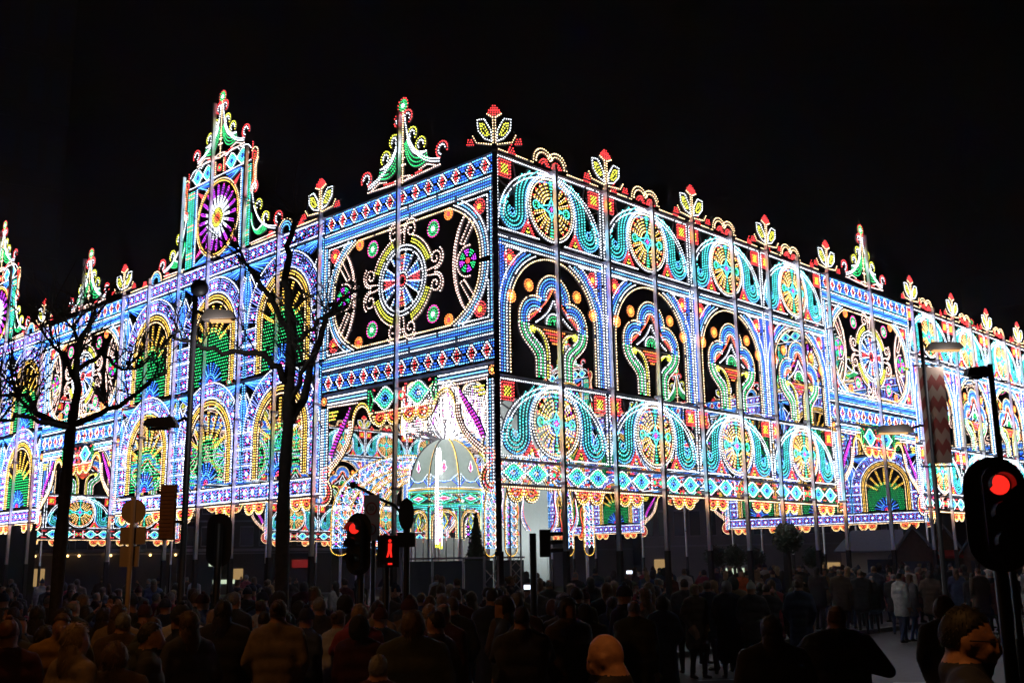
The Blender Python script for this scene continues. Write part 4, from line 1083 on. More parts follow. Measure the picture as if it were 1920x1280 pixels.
# ================================================================ lamp posts, banner, signs, signals
lampglow = emis('lamp_glow', (1.0, 0.50, 0.16), .9)
def cloth_trans(name, col):
    mt = mat(name, col, .8); t_ = mt.node_tree; b_ = t_.nodes['Principled BSDF']; tr = t_.nodes.new('ShaderNodeBsdfTranslucent'); tr.inputs[0].default_value = (*col, 1)
    mx_ = t_.nodes.new('ShaderNodeMixShader'); mx_.inputs[0].default_value = .6; t_.links.new(b_.outputs[0], mx_.inputs[1]); t_.links.new(tr.outputs[0], mx_.inputs[2]); t_.links.new(mx_.outputs[0], t_.nodes['Material Output'].inputs[0]); return mt
bannerm = cloth_trans('banner_red', (0.62, 0.20, 0.17)); 
def lamp_light(name, loc, parent, power, col=(1, .42, .11), r=.12, spot=0):
    l = bpy.data.lights.new(name, 'SPOT' if spot else 'POINT')
    if spot: l.spot_size = spot; l.spot_blend = .5; l.energy = power; l.color = col; l.shadow_soft_size = r
    o = obj(name, None); bpy.data.objects.remove(o); o = bpy.data.objects.new(name, l); C.objects.link(o); o.location = loc; o.parent = parent; return o
def lamp_post(label, x, D, h, arms, power, spot=0, ball=False, rz=None, loc=None, head=.62):
    t = thing('street_lamp', label, 'street lamp', loc if loc is not None else ground(x, D), FACE if rz is None else rz, 'two-armed street lamps')
    MB().tube([(0,0,0), (0,0,1.0), (0,0,1.02), (0,0,h)], [.075,.07,.045,.035], dark_m, 12).build('pole', t, smooth=True)
    if ball: MB().ball((.05, 0, h-.05), .12, dark_m, 16, 10).build('camera_dome', t, smooth=True)
    for s_, z, L_, lit in arms:
        a = obj('arm', MB().tube([(0,0,z+.08), (s_*L_*.5,0,z+.1), (s_*L_,0,z+.06)], .022, dark_m, 8).mesh('arm'), t)
        m_ = MB(); x0 = s_*L_; hd = head
        m_.prism([(x0, z+.02), (x0+s_*hd*.15, z+.12), (x0+s_*hd*.9, z+.10), (x0+s_*hd, z+.03), (x0+s_*hd, z), (x0, z-.02)], -.08, .08, mat('lamp_housing', (.10, .08, .07), .5)); m_.build('lamp_head', a)
        MB().box(min(x0+s_*.1, x0+s_*(hd-.05)), max(x0+s_*.1, x0+s_*(hd-.05)), -.055, .055, z-.045, z-.022, lampglow if lit else dark_m).build('diffuser', a)
        if lit: lamp_light('lamp', (x0+s_*hd*.5, -.16, z-.2), t, power, spot=spot)
    return t
lamp_post('dark street lamp with camera ball on top, left of the thick bare tree', 340, 14.2, 5.75, [(1, 5.28, .12, True), (-1, 3.86, .15, False)], 55, ball=True, head=.42)
lamp_post('street lamp carrying the red zigzag banner, in front of the right facade', 1772, 19.5, 6.1, [(1, 5.62, .08, True), (-1, 4.18, .3, True)], 260)
lamp_post('dark street lamp behind the big traffic signal at the right edge', 1902, 15.5, 4.6, [(-1, 4.45, .04, False)], 0, head=.3)
# banner
bn = thing('banner', 'hanging street banner with red and cream zigzag stripes on the right lamp post', 'banner', at(1752, 1060, 19.3)*1.0, FACE)
bn.location.z = 0
B0, B1 = 3.62, 5.3; cols = [cloth_trans('banner_cream', (0.78, 0.60, 0.50)), bannerm]
nz = 9; BW = .44
for k in range(nz):
    z0 = B0+(B1-B0)*k/nz; z1 = B0+(B1-B0)*(k+1)/nz; am = .06
    zz = lambda z, i: z+(am if i % 2 else -am)*(0 if z in (B0, B1) else 1)
    top = [(BW*i/6, min(B1, max(B0, zz(z1, i)))) for i in range(7)]; bot = [(BW*i/6, min(B1, max(B0, zz(z0, i)))) for i in range(7)]
    m_ = MB()
    for i in range(6): m_.prism([bot[i], bot[i+1], top[i+1], top[i]], -.006, .004, cols[k % 2])
    m_.build('stripe', bn, (.09, .12, 0))
for z in (B0-.05, B1+.03): MB().tube([(.0, .12, z), (BW+.12, .12, z)], .014, dark_m, 8).build('rod', bn)
# orange slatted panel sign on the left lamp
slm = mat('orange_slats', (0.42, 0.20, 0.09), .6, noise=.15)
sp_ = thing('slatted_box', 'orange-lit slatted panel fixed to the left street lamp pole', 'panel', ground(313, 13.9), FACE)
for k in range(13): MB().box(-.13, .05, -.03, .0, 2.42+.047*k, 2.42+.047*k+.04, slm).build('slat', sp_)
MB().box(-.14, .06, .0, .03, 2.40, 3.08, slm).build('back', sp_); MB().box(.055, .16, .0, .03, 2.6, 2.64, dark_m).build('bracket', sp_)
# back of round sign with two plates
sgm = mat('sign_back', (0.5, 0.38, 0.27), .5, metal=.0, noise=.1)
sg = thing('road_sign', 'round road sign seen from behind with two plates, beside the left tree', 'road sign', ground(241, 12.5), FACE)
MB().tube([(0,0,0), (0,0,2.83)], .028, sgm, 10).build('pole', sg, smooth=True)
m_ = MB().lathe([(.001, 0), (.135, 0), (.135, .02), (.001, .02)], sgm, n=32); o = m_.build('disc', sg, (0, .03, 2.68)); o.rotation_euler = (pi/2, 0, 0)
MB().box(-.14,.14,.035,.05,2.32,2.51,sgm).build('plate', sg); MB().box(-.13,.08,.035,.055,2.08,2.30,mat('pale_plate', (.5,.38,.25), .6)).build('plate', sg)
MB().box(-.012,.012,.02,.034,2.32,2.8,dark_m).build('clamp', sg)
# traffic signals
lensr = emis('red_lens', (1.0, 0.02, 0.012), 1.1); lensr2 = emis('red_lens_core', (1.0, 0.12, 0.02), 3.0)
blk = mat('signal_black', (0.004, 0.004, 0.0045), 0.5)
def pill(hw, hh, n=10):
    return [(hw*math.cos(a), (hh-hw)+hw*math.sin(a)) for a in np.linspace(0, pi, n)]+[(hw*math.cos(a), -(hh-hw)+hw*math.sin(a)) for a in np.linspace(pi, 2*pi, n)]
def signal(label, x, y, D, hw, hh, lit=True, turn=0.0, shield=True, group='traffic signals'):
    c = at(x, y, D); t = thing('traffic_signal', label, 'traffic light', (c.x, c.y, 0), FACE+turn, group)
    MB().tube([(0,.1,0), (0,.1,c.z+hh*.6)], .05, blk, 12).build('pole', t, smooth=True)
    if shield: MB().prism([(px, c.z+pz) for px, pz in pill(hw, hh)], .0, .015, blk).build('backing_shield', t)
    bx = MB(); bx.prism([(px, c.z+pz) for px, pz in pill(hw*.5, hh*.82)], -.16, -.002, blk); bx.build('housing', t)
    r = hh*.17
    for k in range(3):
        zc = c.z+hh*(.48-.48*k)
        vis = MB(); n = 16; vs = []
        for yy, rr in ((-.165, r*1.12), (-.34, r*1.12)):
            for i in range(n+1): a = math.radians(-25+230*i/n); vs.append((rr*math.cos(a), yy if i not in (0, n) else -.17, zc+rr*math.sin(a)))
        fs = [(i, i+1, n+2+i, n+1+i) for i in range(n)]; vis.raw(vs, fs, blk); vv = vis.build('visor', t)
        mt = lensr if (k == 0 and lit) else blk
        ln = MB().lathe([(.001, -.03), (r*.5, -.025), (r*.85, -.01), (r, 0)], mt, n=20).build('lens', t, (0, -.165, zc)); ln.rotation_euler = (-pi/2, 0, 0); ln.scale = (1, 1, -1)
        if mt is lensr:
            l2 = MB().lathe([(.001, -.012), (r*.42, -.005), (r*.5, 0)], lensr2, n=18).build('lens_core', ln, (r*.25, 0, -.03))
    return t
signal('big black oval traffic signal glowing red at the right edge', 1870, 963, 8.8, .225, .43, turn=-.22)
signal('oval traffic signal glowing red in front of the star-tiled arches', 672, 1019, 14.0, .165, .40, turn=-.2)
signal('unlit oval traffic signal seen dark from behind left of the thick tree', 411, 1012, 15.0, .165, .36, lit=False, turn=pi+.2)
signal('small side-on signal standing just right of the dark corner post', 1012, 1018, 15.5, .08, .24, lit=False, turn=1.4, shield=False)
# pedestrian light with red figure
c = at(727, 1032, 13.5); pd_ = thing('pedestrian_signal', 'boxy pedestrian light with a glowing red walking figure', 'traffic light', (c.x, c.y, 0), FACE+.35)
MB().tube([(0,.08,0), (0,.08,c.z)], .045, blk, 10).build('pole', pd_, smooth=True)
MB().box(-.12,.12,-.1,.05,c.z-.2,c.z+.19,blk).build('housing', pd_)
m_ = MB(); m_.ball((0,-.112,c.z+.12), .02, lensr, 8, 6); m_.prism([(-.02, c.z+.09), (.025, c.z+.09), (.02, c.z+.0), (.03, c.z-.08), (.01, c.z-.08), (0, c.z-.02), (-.02, c.z-.08), (-.04, c.z-.08), (-.02, c.z+.0)], -.115, -.103, lensr); m_.build('red_figure', pd_)
MB().box(-.13,.13,-.2,-.1,c.z+.17,c.z+.185,blk).build('hood', pd_)
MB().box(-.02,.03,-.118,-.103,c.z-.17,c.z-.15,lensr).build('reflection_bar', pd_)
# speed-zone board with two rings
c = at(697, 970, 14.3); zb = thing('zone_sign', 'tall pale speed-zone board with thirty in a ring above a struck ring', 'road sign', (c.x, c.y, 0), FACE-.4)
pale = mat('pale_board', (0.42, 0.40, 0.44), .6); redr = mat('sign_red', (0.35, 0.05, 0.06), .6); greyt = mat('sign_grey', (0.12, 0.12, 0.14), .6)
MB().tube([(0,.05,0), (0,.05,c.z+.28)], .03, dark_m, 10).build('pole', zb, smooth=True)
MB().box(-.115,.115,-.01,.01,c.z-.3,c.z+.3,pale).build('board', zb)
def ring(cz, r, mt):
    vs = []; n = 28
    for rr in (r, r*.8):
        for y in (-.014, -.011):
            vs += [(rr*math.cos(2*pi*i/n), y, cz+rr*math.sin(2*pi*i/n)) for i in range(n)]
    fs = [(i, (i+1)%n, 2*n+(i+1)%n, 2*n+i) for i in range(n)]+[(i, n+i, n+(i+1)%n, (i+1)%n) for i in range(n)]+[(2*n+i, 2*n+(i+1)%n, 3*n+(i+1)%n, 3*n+i) for i in range(n)]
    return MB().raw(vs, fs, mt)
ring(c.z+.12, .085, redr).build('ring', zb); ring(c.z-.15, .075, redr).build('ring', zb)
def text(s_, size, mt, parent, loc):
    cu = bpy.data.curves.new('text', 'FONT'); cu.body = s_; cu.size = size; cu.align_x = 'CENTER'; cu.align_y = 'CENTER'; cu.extrude = .001
    to = bpy.data.objects.new('t', cu); C.objects.link(to); dg = bpy.context.evaluated_depsgraph_get(); me = bpy.data.meshes.new_from_object(to.evaluated_get(dg)); bpy.data.objects.remove(to)
    me.materials.clear(); me.materials.append(mt); o = obj('lettering', me, parent, loc); o.rotation_euler = (pi/2, 0, 0); return o
text('30', .085, greyt, zb, (0, -.0135, c.z+.12)); MB().box(-.012,.012,-.014,-.011,c.z-.2,c.z-.1,greyt).build('bar', zb)
# oval sign seen from behind on the corner signal post with a box under it
c = at(762, 964, 14.5); os_ = thing('oval_sign', 'dark oval sign back above a square box, left of the kiosk', 'road sign', (c.x, c.y, 0), FACE)
MB().tube([(0,.05,0), (0,.05,c.z)], .045, blk, 10).build('pole', os_, smooth=True)
m_ = MB().lathe([(.001, 0), (.22, 0), (.22, .02), (.001, .02)], blk, n=32); o = m_.build('disc', os_, (0, .02, c.z)); o.rotation_euler = (pi/2, 0, 0); o.scale = (.48, 1.0, 1)
o.scale = (.48, 1.0, 1)
MB().box(-.12,.12,-.02,.1,c.z-.43,c.z-.24,blk).build('box', os_)
# curved bracket arm with a small mirror lamp reaching over the zone board
c2 = at(760, 985, 14.6); ba = thing('bracket_arm', 'curved dark bracket arm arching left over the speed-zone board', 'bracket', (c2.x, c2.y, 0), FACE)
MB().tube([(0,0,0), (0,0,c2.z+.1), (-.15,0,c2.z+.28), (-.34,0,c2.z+.36), (-.55,0,c2.z+.48), (-.72,0,c2.z+.56)], .022, blk, 8).build('tube', ba, smooth=True)
MB().ball((-.72,0,c2.z+.56), .05, blk, 12, 8).build('knob', ba)
# glass fence in front of the kiosk and a lattice truss post near the corner
gls = mat('fence_glass', (.10, .13, .15), .15)
gf_ = thing('glass_fence', 'low glass fence with a thin rail in front of the domed kiosk', 'fence', ground(752, 30), math.atan2((ground(985, 30)-ground(752, 30)).y, (ground(985, 30)-ground(752, 30)).x))
L_ = (ground(985, 30)-ground(752, 30)).length
for k in range(4):
    MB().box(k*L_/4+.03, (k+1)*L_/4-.03, -.01, .01, .9, 2.15, gls).build('pane', gf_); MB().box(k*L_/4-.02, k*L_/4+.02, -.03, .03, 0, 2.2, rail_m).build('post', gf_)
MB().box(0, L_, -.025, .025, 2.2, 2.25, rail_m).build('rail', gf_); MB().box(0, L_, -.6, .6, 0.12, .9, dark_m).build('stage', gf_)
def lattice(x, D, h, label):
    t = thing('lattice_post', label, 'truss', ground(x, D), FACE, 'lattice posts at the corner'); al = mat('aluminium', (.7, .68, .72), .35, metal=.3)
    for sx_ in (-1, 1):
        for sy_ in (-1, 1): MB().tube([(sx_*.13, sy_*.13, 0), (sx_*.13, sy_*.13, h)], .02, al, 6).build('chord', t)
    n = int(h/.28)
    for f in range(4):
        m2 = MB().tube([(-.13, -.13, 0), (.13, -.13, .28)], .009, al, 5).mesh('brace')
        for k in range(n):
            o = obj('brace', m2, t, (0, 0, k*.28), f*pi/2)
            if k % 2: o.scale = (-1, 1, 1)
    return t
lattice(921, 20.6, 2.2, 'pale lattice truss at the foot of the dark corner post'); lattice(968, 27, 3.6, 'pale lattice truss standing inside the court right of the corner post')

# ================================================================ people
def cap(m_, a, b, r0, r1, mt, n=12, sx=1.0):
    a, b = Vector(a), Vector(b); d = (b-a); L_ = d.length; d.normalize(); u = d.cross(Vector((0,1,0)) if abs(d.y) < .9 else Vector((1,0,0))).normalized(); v = d.cross(u)
    rings = []
    for k in range(4): t_ = -pi/2+pi/2*(k+.3)/4; rings.append((a+d*r0*math.sin(t_), r0*math.cos(t_)))
    rings += [(a, r0), (b, r1)]
    for k in range(4): t_ = pi/2*(k+.7)/4; rings.append((b+d*r1*math.sin(t_), r1*math.cos(t_)))
    vs = [c+(u*math.cos(2*pi*i/n)+v*math.sin(2*pi*i/n))*r for c, r in rings for i in range(n)]
    fs = [(j*n+i, j*n+(i+1)%n, (j+1)*n+(i+1)%n, (j+1)*n+i) for j in range(len(rings)-1) for i in range(n)]+[tuple(reversed(range(n))), tuple((len(rings)-1)*n+i for i in range(n))]
    m_.raw(vs, fs, mt)
skin = mat('skin', (0.42, 0.21, 0.13), .62, noise=.22, nscale=28, bump=.15); shoe = mat('shoe', (.02, .018, .016), .5)
def cloth(name, c): return mat('cloth_'+name, c, .85, noise=.25, nscale=14, bump=.3)
J = {'black': (.022,.021,.025), 'navy': (.025,.032,.065), 'charcoal': (.06,.058,.064), 'brown': (.09,.055,.035), 'olive': (.055,.058,.032), 'wine': (.07,.012,.015), 'beige': (.28,.2,.12), 'white': (.5,.48,.46), 'red': (.5,.02,.015), 'denim': (.04,.06,.13), 'orange': (.6,.10,.02), 'pink': (.35,.06,.09), 'grey': (.12,.12,.13), 'mustard': (.3,.16,.03)}
hairc = {'dark': (.03,.02,.016), 'brown': (.11,.06,.03), 'jet': (.007,.006,.005), 'blond': (.30,.19,.09), 'grey': (.22,.21,.2), 'red': (.14,.04,.015)}
def head_parts(m_, hz, tilt=0.0, face=True, hc=None, s=1.0, mt=None):
    """skull, jaw, nose, brow, ears; -y is the face. tilt>0 looks down"""
    R_ = Matrix.Rotation(tilt, 4, 'X'); c = Vector((0, 0, hz-.11))     # pivot at the jaw hinge
    def T(p): return c+(R_ @ Vector(p))*.92
    def E(p, r): 
        n, mm = 16, 10; vs = []; 
        for i in range(mm+1):
            for k in range(n):
                th = pi*i/mm; q_ = (p[0]+r[0]*max(.02, math.sin(th))*math.cos(2*pi*k/n), p[1]+r[1]*max(.02, math.sin(th))*math.sin(2*pi*k/n), p[2]-r[2]*math.cos(th)); vs.append(T(q_))
        m_.raw(vs, [(i*n+k, i*n+(k+1)%n, (i+1)*n+(k+1)%n, (i+1)*n+k) for i in range(mm) for k in range(n)]+[tuple(reversed(range(n))), tuple(mm*n+k for k in range(n))], skin)
    E((0, .008, .10), (.076*s, .096*s, .105*s)); E((0, -.03, .04), (.058*s, .062*s, .085*s)); E((0, -.052, -.022), (.032, .034, .03))
    if face:
        E((0, -.098, .062), (.013, .02, .028)); E((0, -.104, .045), (.018, .018, .013)); E((0, -.076, .098), (.055, .02, .013))
        E((0, -.084, .012), (.026, .016, .012)); 
        for q_ in (-1, 1): E((q_*.036, -.066, .052), (.022, .022, .022))
    for q_ in (-1, 1): E((q_*.079, .012, .072), (.011, .02, .034)); E((q_*.084, .02, .085), (.008, .018, .02))
    return T
PM = {}
def person_mesh(key, jac, trou, pose='down', coat=.82, bulk=1.0, step=.0, tilt=0.0, vox=.024, headonly=False, s=1.0, face=False):
    m_ = MB(); k = bulk
    hz = 1.60
    m_.mi(skin)
    T = head_parts(m_, hz, tilt, face or vox < .02)
    cap(m_, (0, .015, 1.40), (0, .0, 1.52), .062, .056, skin)
    # trunk
    for z, hw_, r in ((1.36, .145, .095), (1.24, .13, .125), (1.10, .10, .128), (.98, .09, .128)): cap(m_, (-hw_*k, .01, z), (hw_*k, .01, z), r*k, r*k, skin)
    cap(m_, (-.11*k, .02, 1.42), (.11*k, .02, 1.42), .065*k, .065*k, skin)
    z = .92
    while z > coat-.14: cap(m_, (-.085*k, .01, z), (.085*k, .01, z), .128*k+(.92-z)*.06, .128*k+(.92-z)*.06, skin); z -= .1
    cap(m_, (0, .03, 1.455), (0, .02, 1.49), .085, .074, skin)   # collar
    hands = []
    for q_ in (-1, 1):
        hip = Vector((q_*.09, .01, .9)); kn = Vector((q_*.095, -.03-step*q_*.5, .49)); an = Vector((q_*.10, .02-step*q_, .09))
        cap(m_, hip, kn, .098*k, .064, skin); cap(m_, kn, an, .062, .044, skin); cap(m_, an+Vector((0, .02, -.04)), an+Vector((q_*.015, -.15, -.05)), .042, .036, skin)
        sh = Vector((q_*.195*k, .015, 1.385))
        if pose == 'down': el, ha = sh+Vector((q_*.05, .02, -.27)), sh+Vector((q_*.03, -.06, -.50))
        elif pose == 'pocket': el, ha = sh+Vector((q_*.085, .06, -.25)), sh+Vector((-q_*.0, -.07, -.44))
        elif pose == 'phone' or (pose == 'phone1' and q_ > 0): el, ha = sh+Vector((q_*.07, -.17, -.16)), Vector((q_*.06, -.36, 1.50))
        elif pose == 'wide': el, ha = sh+Vector((q_*.20, -.06, -.24)), Vector((q_*.06, -.30, 1.22))
        elif pose == 'crossed': el, ha = sh+Vector((q_*.07, -.03, -.25)), Vector((-q_*.08, -.21, 1.16))
        else: el, ha = sh+Vector((q_*.05, .02, -.27)), sh+Vector((q_*.03, -.06, -.50))
        cap(m_, sh, el, .066*k, .053*k, skin); cap(m_, el, ha, .052*k, .036*k, skin); d = (ha-el).normalized(); hands.append((ha, d, q_))
        cap(m_, ha+d*.02, ha+d*.085, .03, .034, skin)
    o = bpy.data.objects.new('tmp', m_.mesh('tmp')); C.objects.link(o)
    md_ = o.modifiers.new('r', 'REMESH'); md_.mode = 'VOXEL'; md_.voxel_size = vox; md_.use_smooth_shade = True
    sm = o.modifiers.new('s', 'SMOOTH'); sm.iterations = 6 if vox > .015 else 2; sm.factor = .6 if vox > .015 else .5
    dg = bpy.context.evaluated_depsgraph_get(); me = bpy.data.meshes.new_from_object(o.evaluated_get(dg)); bpy.data.objects.remove(o)
    # fingers rooted in the palms
    fm = MB(); fm.mi(skin)
    for ha, d, q_ in hands:
        side = d.cross(Vector((0, 0, 1)) if abs(d.z) < .8 else Vector((0, 1, 0))).normalized(); nrm_ = d.cross(side)
        for i, (off_, ln) in enumerate(((-.026, .058), (-.009, .07), (.009, .066), (.026, .05))):
            a = ha+d*.09+side*off_; b = a+d*ln*.5+nrm_*.012*-q_; c_ = b+d*ln*.42+nrm_*.028*-q_; cap(fm, a-d*.02, b, .0095, .009, skin, 6); cap(fm, b, c_, .009, .0075, skin, 6)
        a = ha+d*.04+side*.028*q_; b = a+d*.03+side*.03*q_; cap(fm, a, b, .012, .0105, skin, 6); cap(fm, b, b+d*.03, .0105, .009, skin, 6)
    f2 = fm.mesh('f'); bm = bmesh.new(); bm.from_mesh(me); bm.from_mesh(f2); bm.to_mesh(me); bm.free(); bpy.data.meshes.remove(f2)
    me.materials.clear()
    for mt in (skin, jac, trou, shoe): me.materials.append(mt)
    n = len(me.polygons); co = np.zeros(n*3); me.polygons.foreach_get('center', co); co = co.reshape(-1, 3)
    mi = np.ones(n, int); zc = co[:, 2]
    mi[(zc < coat-.16)] = 2; mi[zc < .085] = 3
    mi[(zc > 1.495) & (np.hypot(co[:, 0], co[:, 1]) < .16)] = 0
    for ha, d, q_ in hands:
        rel = co-np.array(ha); pr = rel@np.array(d); mi[(pr > .015) & (pr < .25) & (np.linalg.norm(rel-pr[:, None]*np.array(d), axis=1) < .085)] = 0
    me.polygons.foreach_set('material_index', mi.astype(np.int32)); me.polygons.foreach_set('use_smooth', np.ones(n, bool)); me.update(); me.name = 'person_body'
    PM[key] = me; return me
def hair_mesh(kind, mt, tilt=0.0):
    m_ = MB(); R_ = Matrix.Rotation(tilt, 4, 'X'); c = Vector((0, 0, 1.49)); rr = random.Random(hash(kind) % 99)
    def shell(p, r, zmin=None, cut=None):
        n, mm = 40, 26; vs = []; fs = []
        for i in range(mm+1):
            for k in range(n):
                th = pi*i/mm; q_ = Vector((math.sin(th)*math.cos(2*pi*k/n), math.sin(th)*math.sin(2*pi*k/n), math.cos(th)))
                wob = 1+.03*math.sin(7*q_.x+9*q_.z+3*q_.y*5); vs.append((Vector(p)+Vector((q_.x*r[0]*wob, q_.y*r[1]*wob, q_.z*r[2]*wob)), q_))
        for i in range(mm):
            for k in range(n):
                ids = (i*n+k, i*n+(k+1)%n, (i+1)*n+(k+1)%n, (i+1)*n+k); q_ = sum((vs[j][1] for j in ids), Vector())/4
                if cut is None or cut(q_): fs.append(ids)
        m_.raw([c+(R_ @ v)*.93 for v, _ in vs], fs, mt)
        if kind not in ('beanie', 'hood'):      # loose strands so the outline is not a smooth shell
            ok = [v for v, q_ in vs if (cut is None or cut(q_))]
            for _ in range(420 if r[2] > .1 else 60):
                v = rr.choice(ok); d = Vector((v.x, v.y, 0)).normalized()*.4+Vector((rr.gauss(0,.3), rr.gauss(0,.3), -1 if v.z < .17 else -.2)); d.normalize()
                sl_ = .4 if kind in ('short', 'thin', 'bun') else 1.0
                a = v*rr.uniform(.98, 1.0+.03*sl_); b = a+d*rr.uniform(.025, .06)*sl_; sdv = d.cross(Vector((v.x, v.y, .01))).normalized()*rr.uniform(.0012, .003)
                m_.raw([c+(R_ @ q2)*.93 for q2 in (a-sdv, a+sdv, b+v*.04)], [(0, 1, 2)], mt)
    if kind == 'short': shell((0, .012, .106), (.081, .102, .109), cut=lambda q_: q_.z > float(np.interp(q_.y, [-1, -.6, -.15, .12, .4], [.62, .55, .34, .0, -.45]))+.03*math.sin(40*q_.x))
    elif kind == 'thin': shell((0, .014, .102), (.0795, .099, .106), cut=lambda q_: q_.z > (-.4 if q_.y > 0.2 else .6) and q_.z < (.55 if q_.y > .0 else .9))
    elif kind == 'long':
        shell((0, .016, .105), (.09, .110, .116), cut=lambda q_: q_.z > (-.9 if q_.y > -.1 else .4)); shell((0, .05, -.06), (.10, .075, .19), cut=lambda q_: q_.y > -.5)
    elif kind == 'bob': shell((0, .02, .085), (.105, .112, .135), cut=lambda q_: (q_.y > -.35 or q_.z > .45) and q_.z > -.8)
    elif kind == 'beanie': shell((0, .008, .115), (.09, .108, .125), cut=lambda q_: q_.z > -.12); shell((0, .01, .245), (.03, .03, .03))
    elif kind == 'hood': shell((0, .03, .075), (.112, .125, .15), cut=lambda q_: q_.y > -.45 or q_.z > .75)
    elif kind == 'bun': shell((0, .012, .108), (.084, .105, .112), cut=lambda q_: q_.z > (-.5 if q_.y > 0.0 else .3)); shell((0, .1, .15), (.045, .045, .045))
    return m_.mesh('hair_'+kind, smooth=True)
jm = {k: cloth(k, v) for k, v in J.items()}; hm = {k: mat('hair_col_'+k, v, .6, noise=.3, nscale=30) for k, v in hairc.items()}
variants = [('a','black','denim','down',.8,1.05,.04), ('b','navy','black','pocket',.6,1.0,.0), ('c','charcoal','denim','phone',.8,.98,.0), ('d','brown','black','pocket',.7,1.06,.06), ('e','wine','black','down',.75,.95,.05),
            ('f','black','black','crossed',.8,1.1,.0), ('g','olive','denim','phone1',.78,1.0,.03), ('h','grey','black','down',.85,.97,.12), ('i','denim','charcoal','pocket',.55,.95,.0), ('j','black','charcoal','down',.5,1.0,.02), ('k','beige','denim','pocket',.7,1.0,.03), ('l','white','black','down',.8,.97,.05), ('m','pink','denim','phone1',.75,.95,.0)]
for v in variants: person_mesh(v[0], jm[v[1]], jm[v[2]], v[3], v[4], v[5], v[6])
hkinds = [('short','dark'), ('short','brown'), ('long','blond'), ('long','brown'), ('beanie','navy'), ('hood','black'), ('bob','dark'), ('thin','grey'), ('bun','brown'), ('beanie','wine'), ('long','dark'), ('short','grey')]
HM = [(hair_mesh(a, hm.get(b) or jm[b]), {'short':'hair','long':'hair','bob':'hair','thin':'hair','bun':'hair','beanie':'hat','hood':'hood'}[a]) for a, b in hkinds]
def person(me, hair, loc, rz, scale, label, group=None):
    t = bpy.data.objects.new('person', me); C.objects.link(t); t.location = loc; t.rotation_euler = (0, 0, rz); t.scale = (scale,)*3
    if group: t['group'] = group
    t['label'] = label; t['category'] = 'person'
    if hair: obj(hair[1], hair[0], t)
    return t
AWAY = YAW+pi/2; RIGHT = YAW; LEFT = YAW+pi; TOCAM = FACE
placed = []
screen = emis('phone_screen', (.75, .85, 1), 2.2); phone_m = mat('phone_case', (.02,.02,.02), .3)
def spot_free(p, r=.5): return all((p.x-q_[0])**2+(p.y-q_[1])**2 > (r+q_[2]-.25)**2 for q_ in placed)
def special(x, D, rz, sc, label, jac, trou, pose='pocket', coat=.8, bulk=1.0, step=0, tilt=0, hair=None, hcol='dark', vox=.024, name=None):
    key = label; me = person_mesh(key, jm[jac], jm[trou], pose, coat, bulk, step, tilt, vox)
    p = ground(x, D); placed.append((p.x, p.y, .3+.08*(D < 8)))
    h = None
    if hair: h = (hair_mesh(hair, hm.get(hcol) or jm[hcol], tilt), 'hat' if hair == 'beanie' else 'hood' if hair == 'hood' else 'hair')
    return person(me, h, p, rz, sc, label)
special(1137, 5.3, LEFT-.45, 1.02, 'bald man in a dark coat seen from behind, orange light on his head', 'black', 'black', tilt=.22, vox=.012)
gm2 = special(1806, 4.7, RIGHT-.35, 1.10, 'man with glasses and short dark hair in profile at the lower right corner', 'navy', 'black', tilt=.05, hair='short', hcol='jet', vox=.012, bulk=1.1)
m_ = MB()
for q_ in (-1, 1):
    pts = [(q_*.035+.024*math.cos(a), -.098, 1.564+.018*math.sin(a)) for a in np.linspace(0, 2*pi, 15)]; m_.tube(pts, .003, dark_m, 5, cap=False); m_.tube([(q_*.06, -.095, 1.568), (q_*.085, .0, 1.572)], .0025, dark_m, 5)
m_.tube([(-.012, -.1, 1.568), (.012, -.1, 1.568)], .003, dark_m, 5); m_.build('glasses', gm2)
special(1562, 9.3, AWAY, 1.0, 'stocky man in black seen from behind with both elbows out, on the road', 'black', 'black', pose='wide', bulk=1.12, tilt=-.1, vox=.018, hair='thin', hcol='red')
special(1440, 8.4, AWAY+.1, .97, 'dark long-haired figure standing just left of the man with elbows out', 'black', 'black', coat=.4, bulk=1.1, hair='long', hcol='dark')
special(1765, 11, AWAY, 1.0, 'person with tousled hair standing behind the man with glasses', 'charcoal', 'black', hair='bob', hcol='brown')
special(150, 8.2, AWAY-.7, 1.0, 'woman with light brown hair and pale coat lit orange at the lower left', 'beige', 'black', coat=.5, hair='long', hcol='blond', vox=.018)
special(290, 8.6, RIGHT+.3, .985, 'man facing right with an orange-lit cheek and pale scarf, lower left', 'black', 'denim', hair='short', hcol='dark', vox=.018)
special(225, 8.2, AWAY, .92, 'person with dark hair between the blond woman and the orange-cheeked man', 'brown', 'black', hair='bob', hcol='brown', bulk=1.05)
special(121, 10.2, TOCAM+.4, 1.0, 'person facing the camera with an orange-lit face behind the blond woman', 'mustard', 'black', hair='short', hcol='brown', vox=.018)
special(22, 9.6, AWAY+.5, .98, 'person in a bright red knitted hat at the left edge', 'wine', 'black', hair='beanie', hcol='red', vox=.02)
special(90, 10.5, AWAY, .93, 'person in a dull red coat beside the left tree trunk', 'pink', 'black', coat=.55, hair='long', hcol='dark')
special(355, 9.8, AWAY+.9, 1.0, 'person with long hair and orange-lit profile right of the left lamp', 'charcoal', 'black', hair='long', hcol='brown', vox=.02)
special(775, 8.8, AWAY, 1.0, 'curly-haired figure in a dark parka in the middle of the crowd', 'olive', 'black', coat=.5, bulk=1.12, hair='bob', hcol='brown')
special(815, 9.6, AWAY+1.0, .98, 'person looking right beside the curly-haired figure', 'brown', 'black', hair='short', hcol='dark')
special(712, 7.6, AWAY-.2, .86, 'shorter person in a thick reddish coat in front of the curly-haired figure', 'wine', 'wine', coat=.4, bulk=1.1, hair='short', hcol='grey')
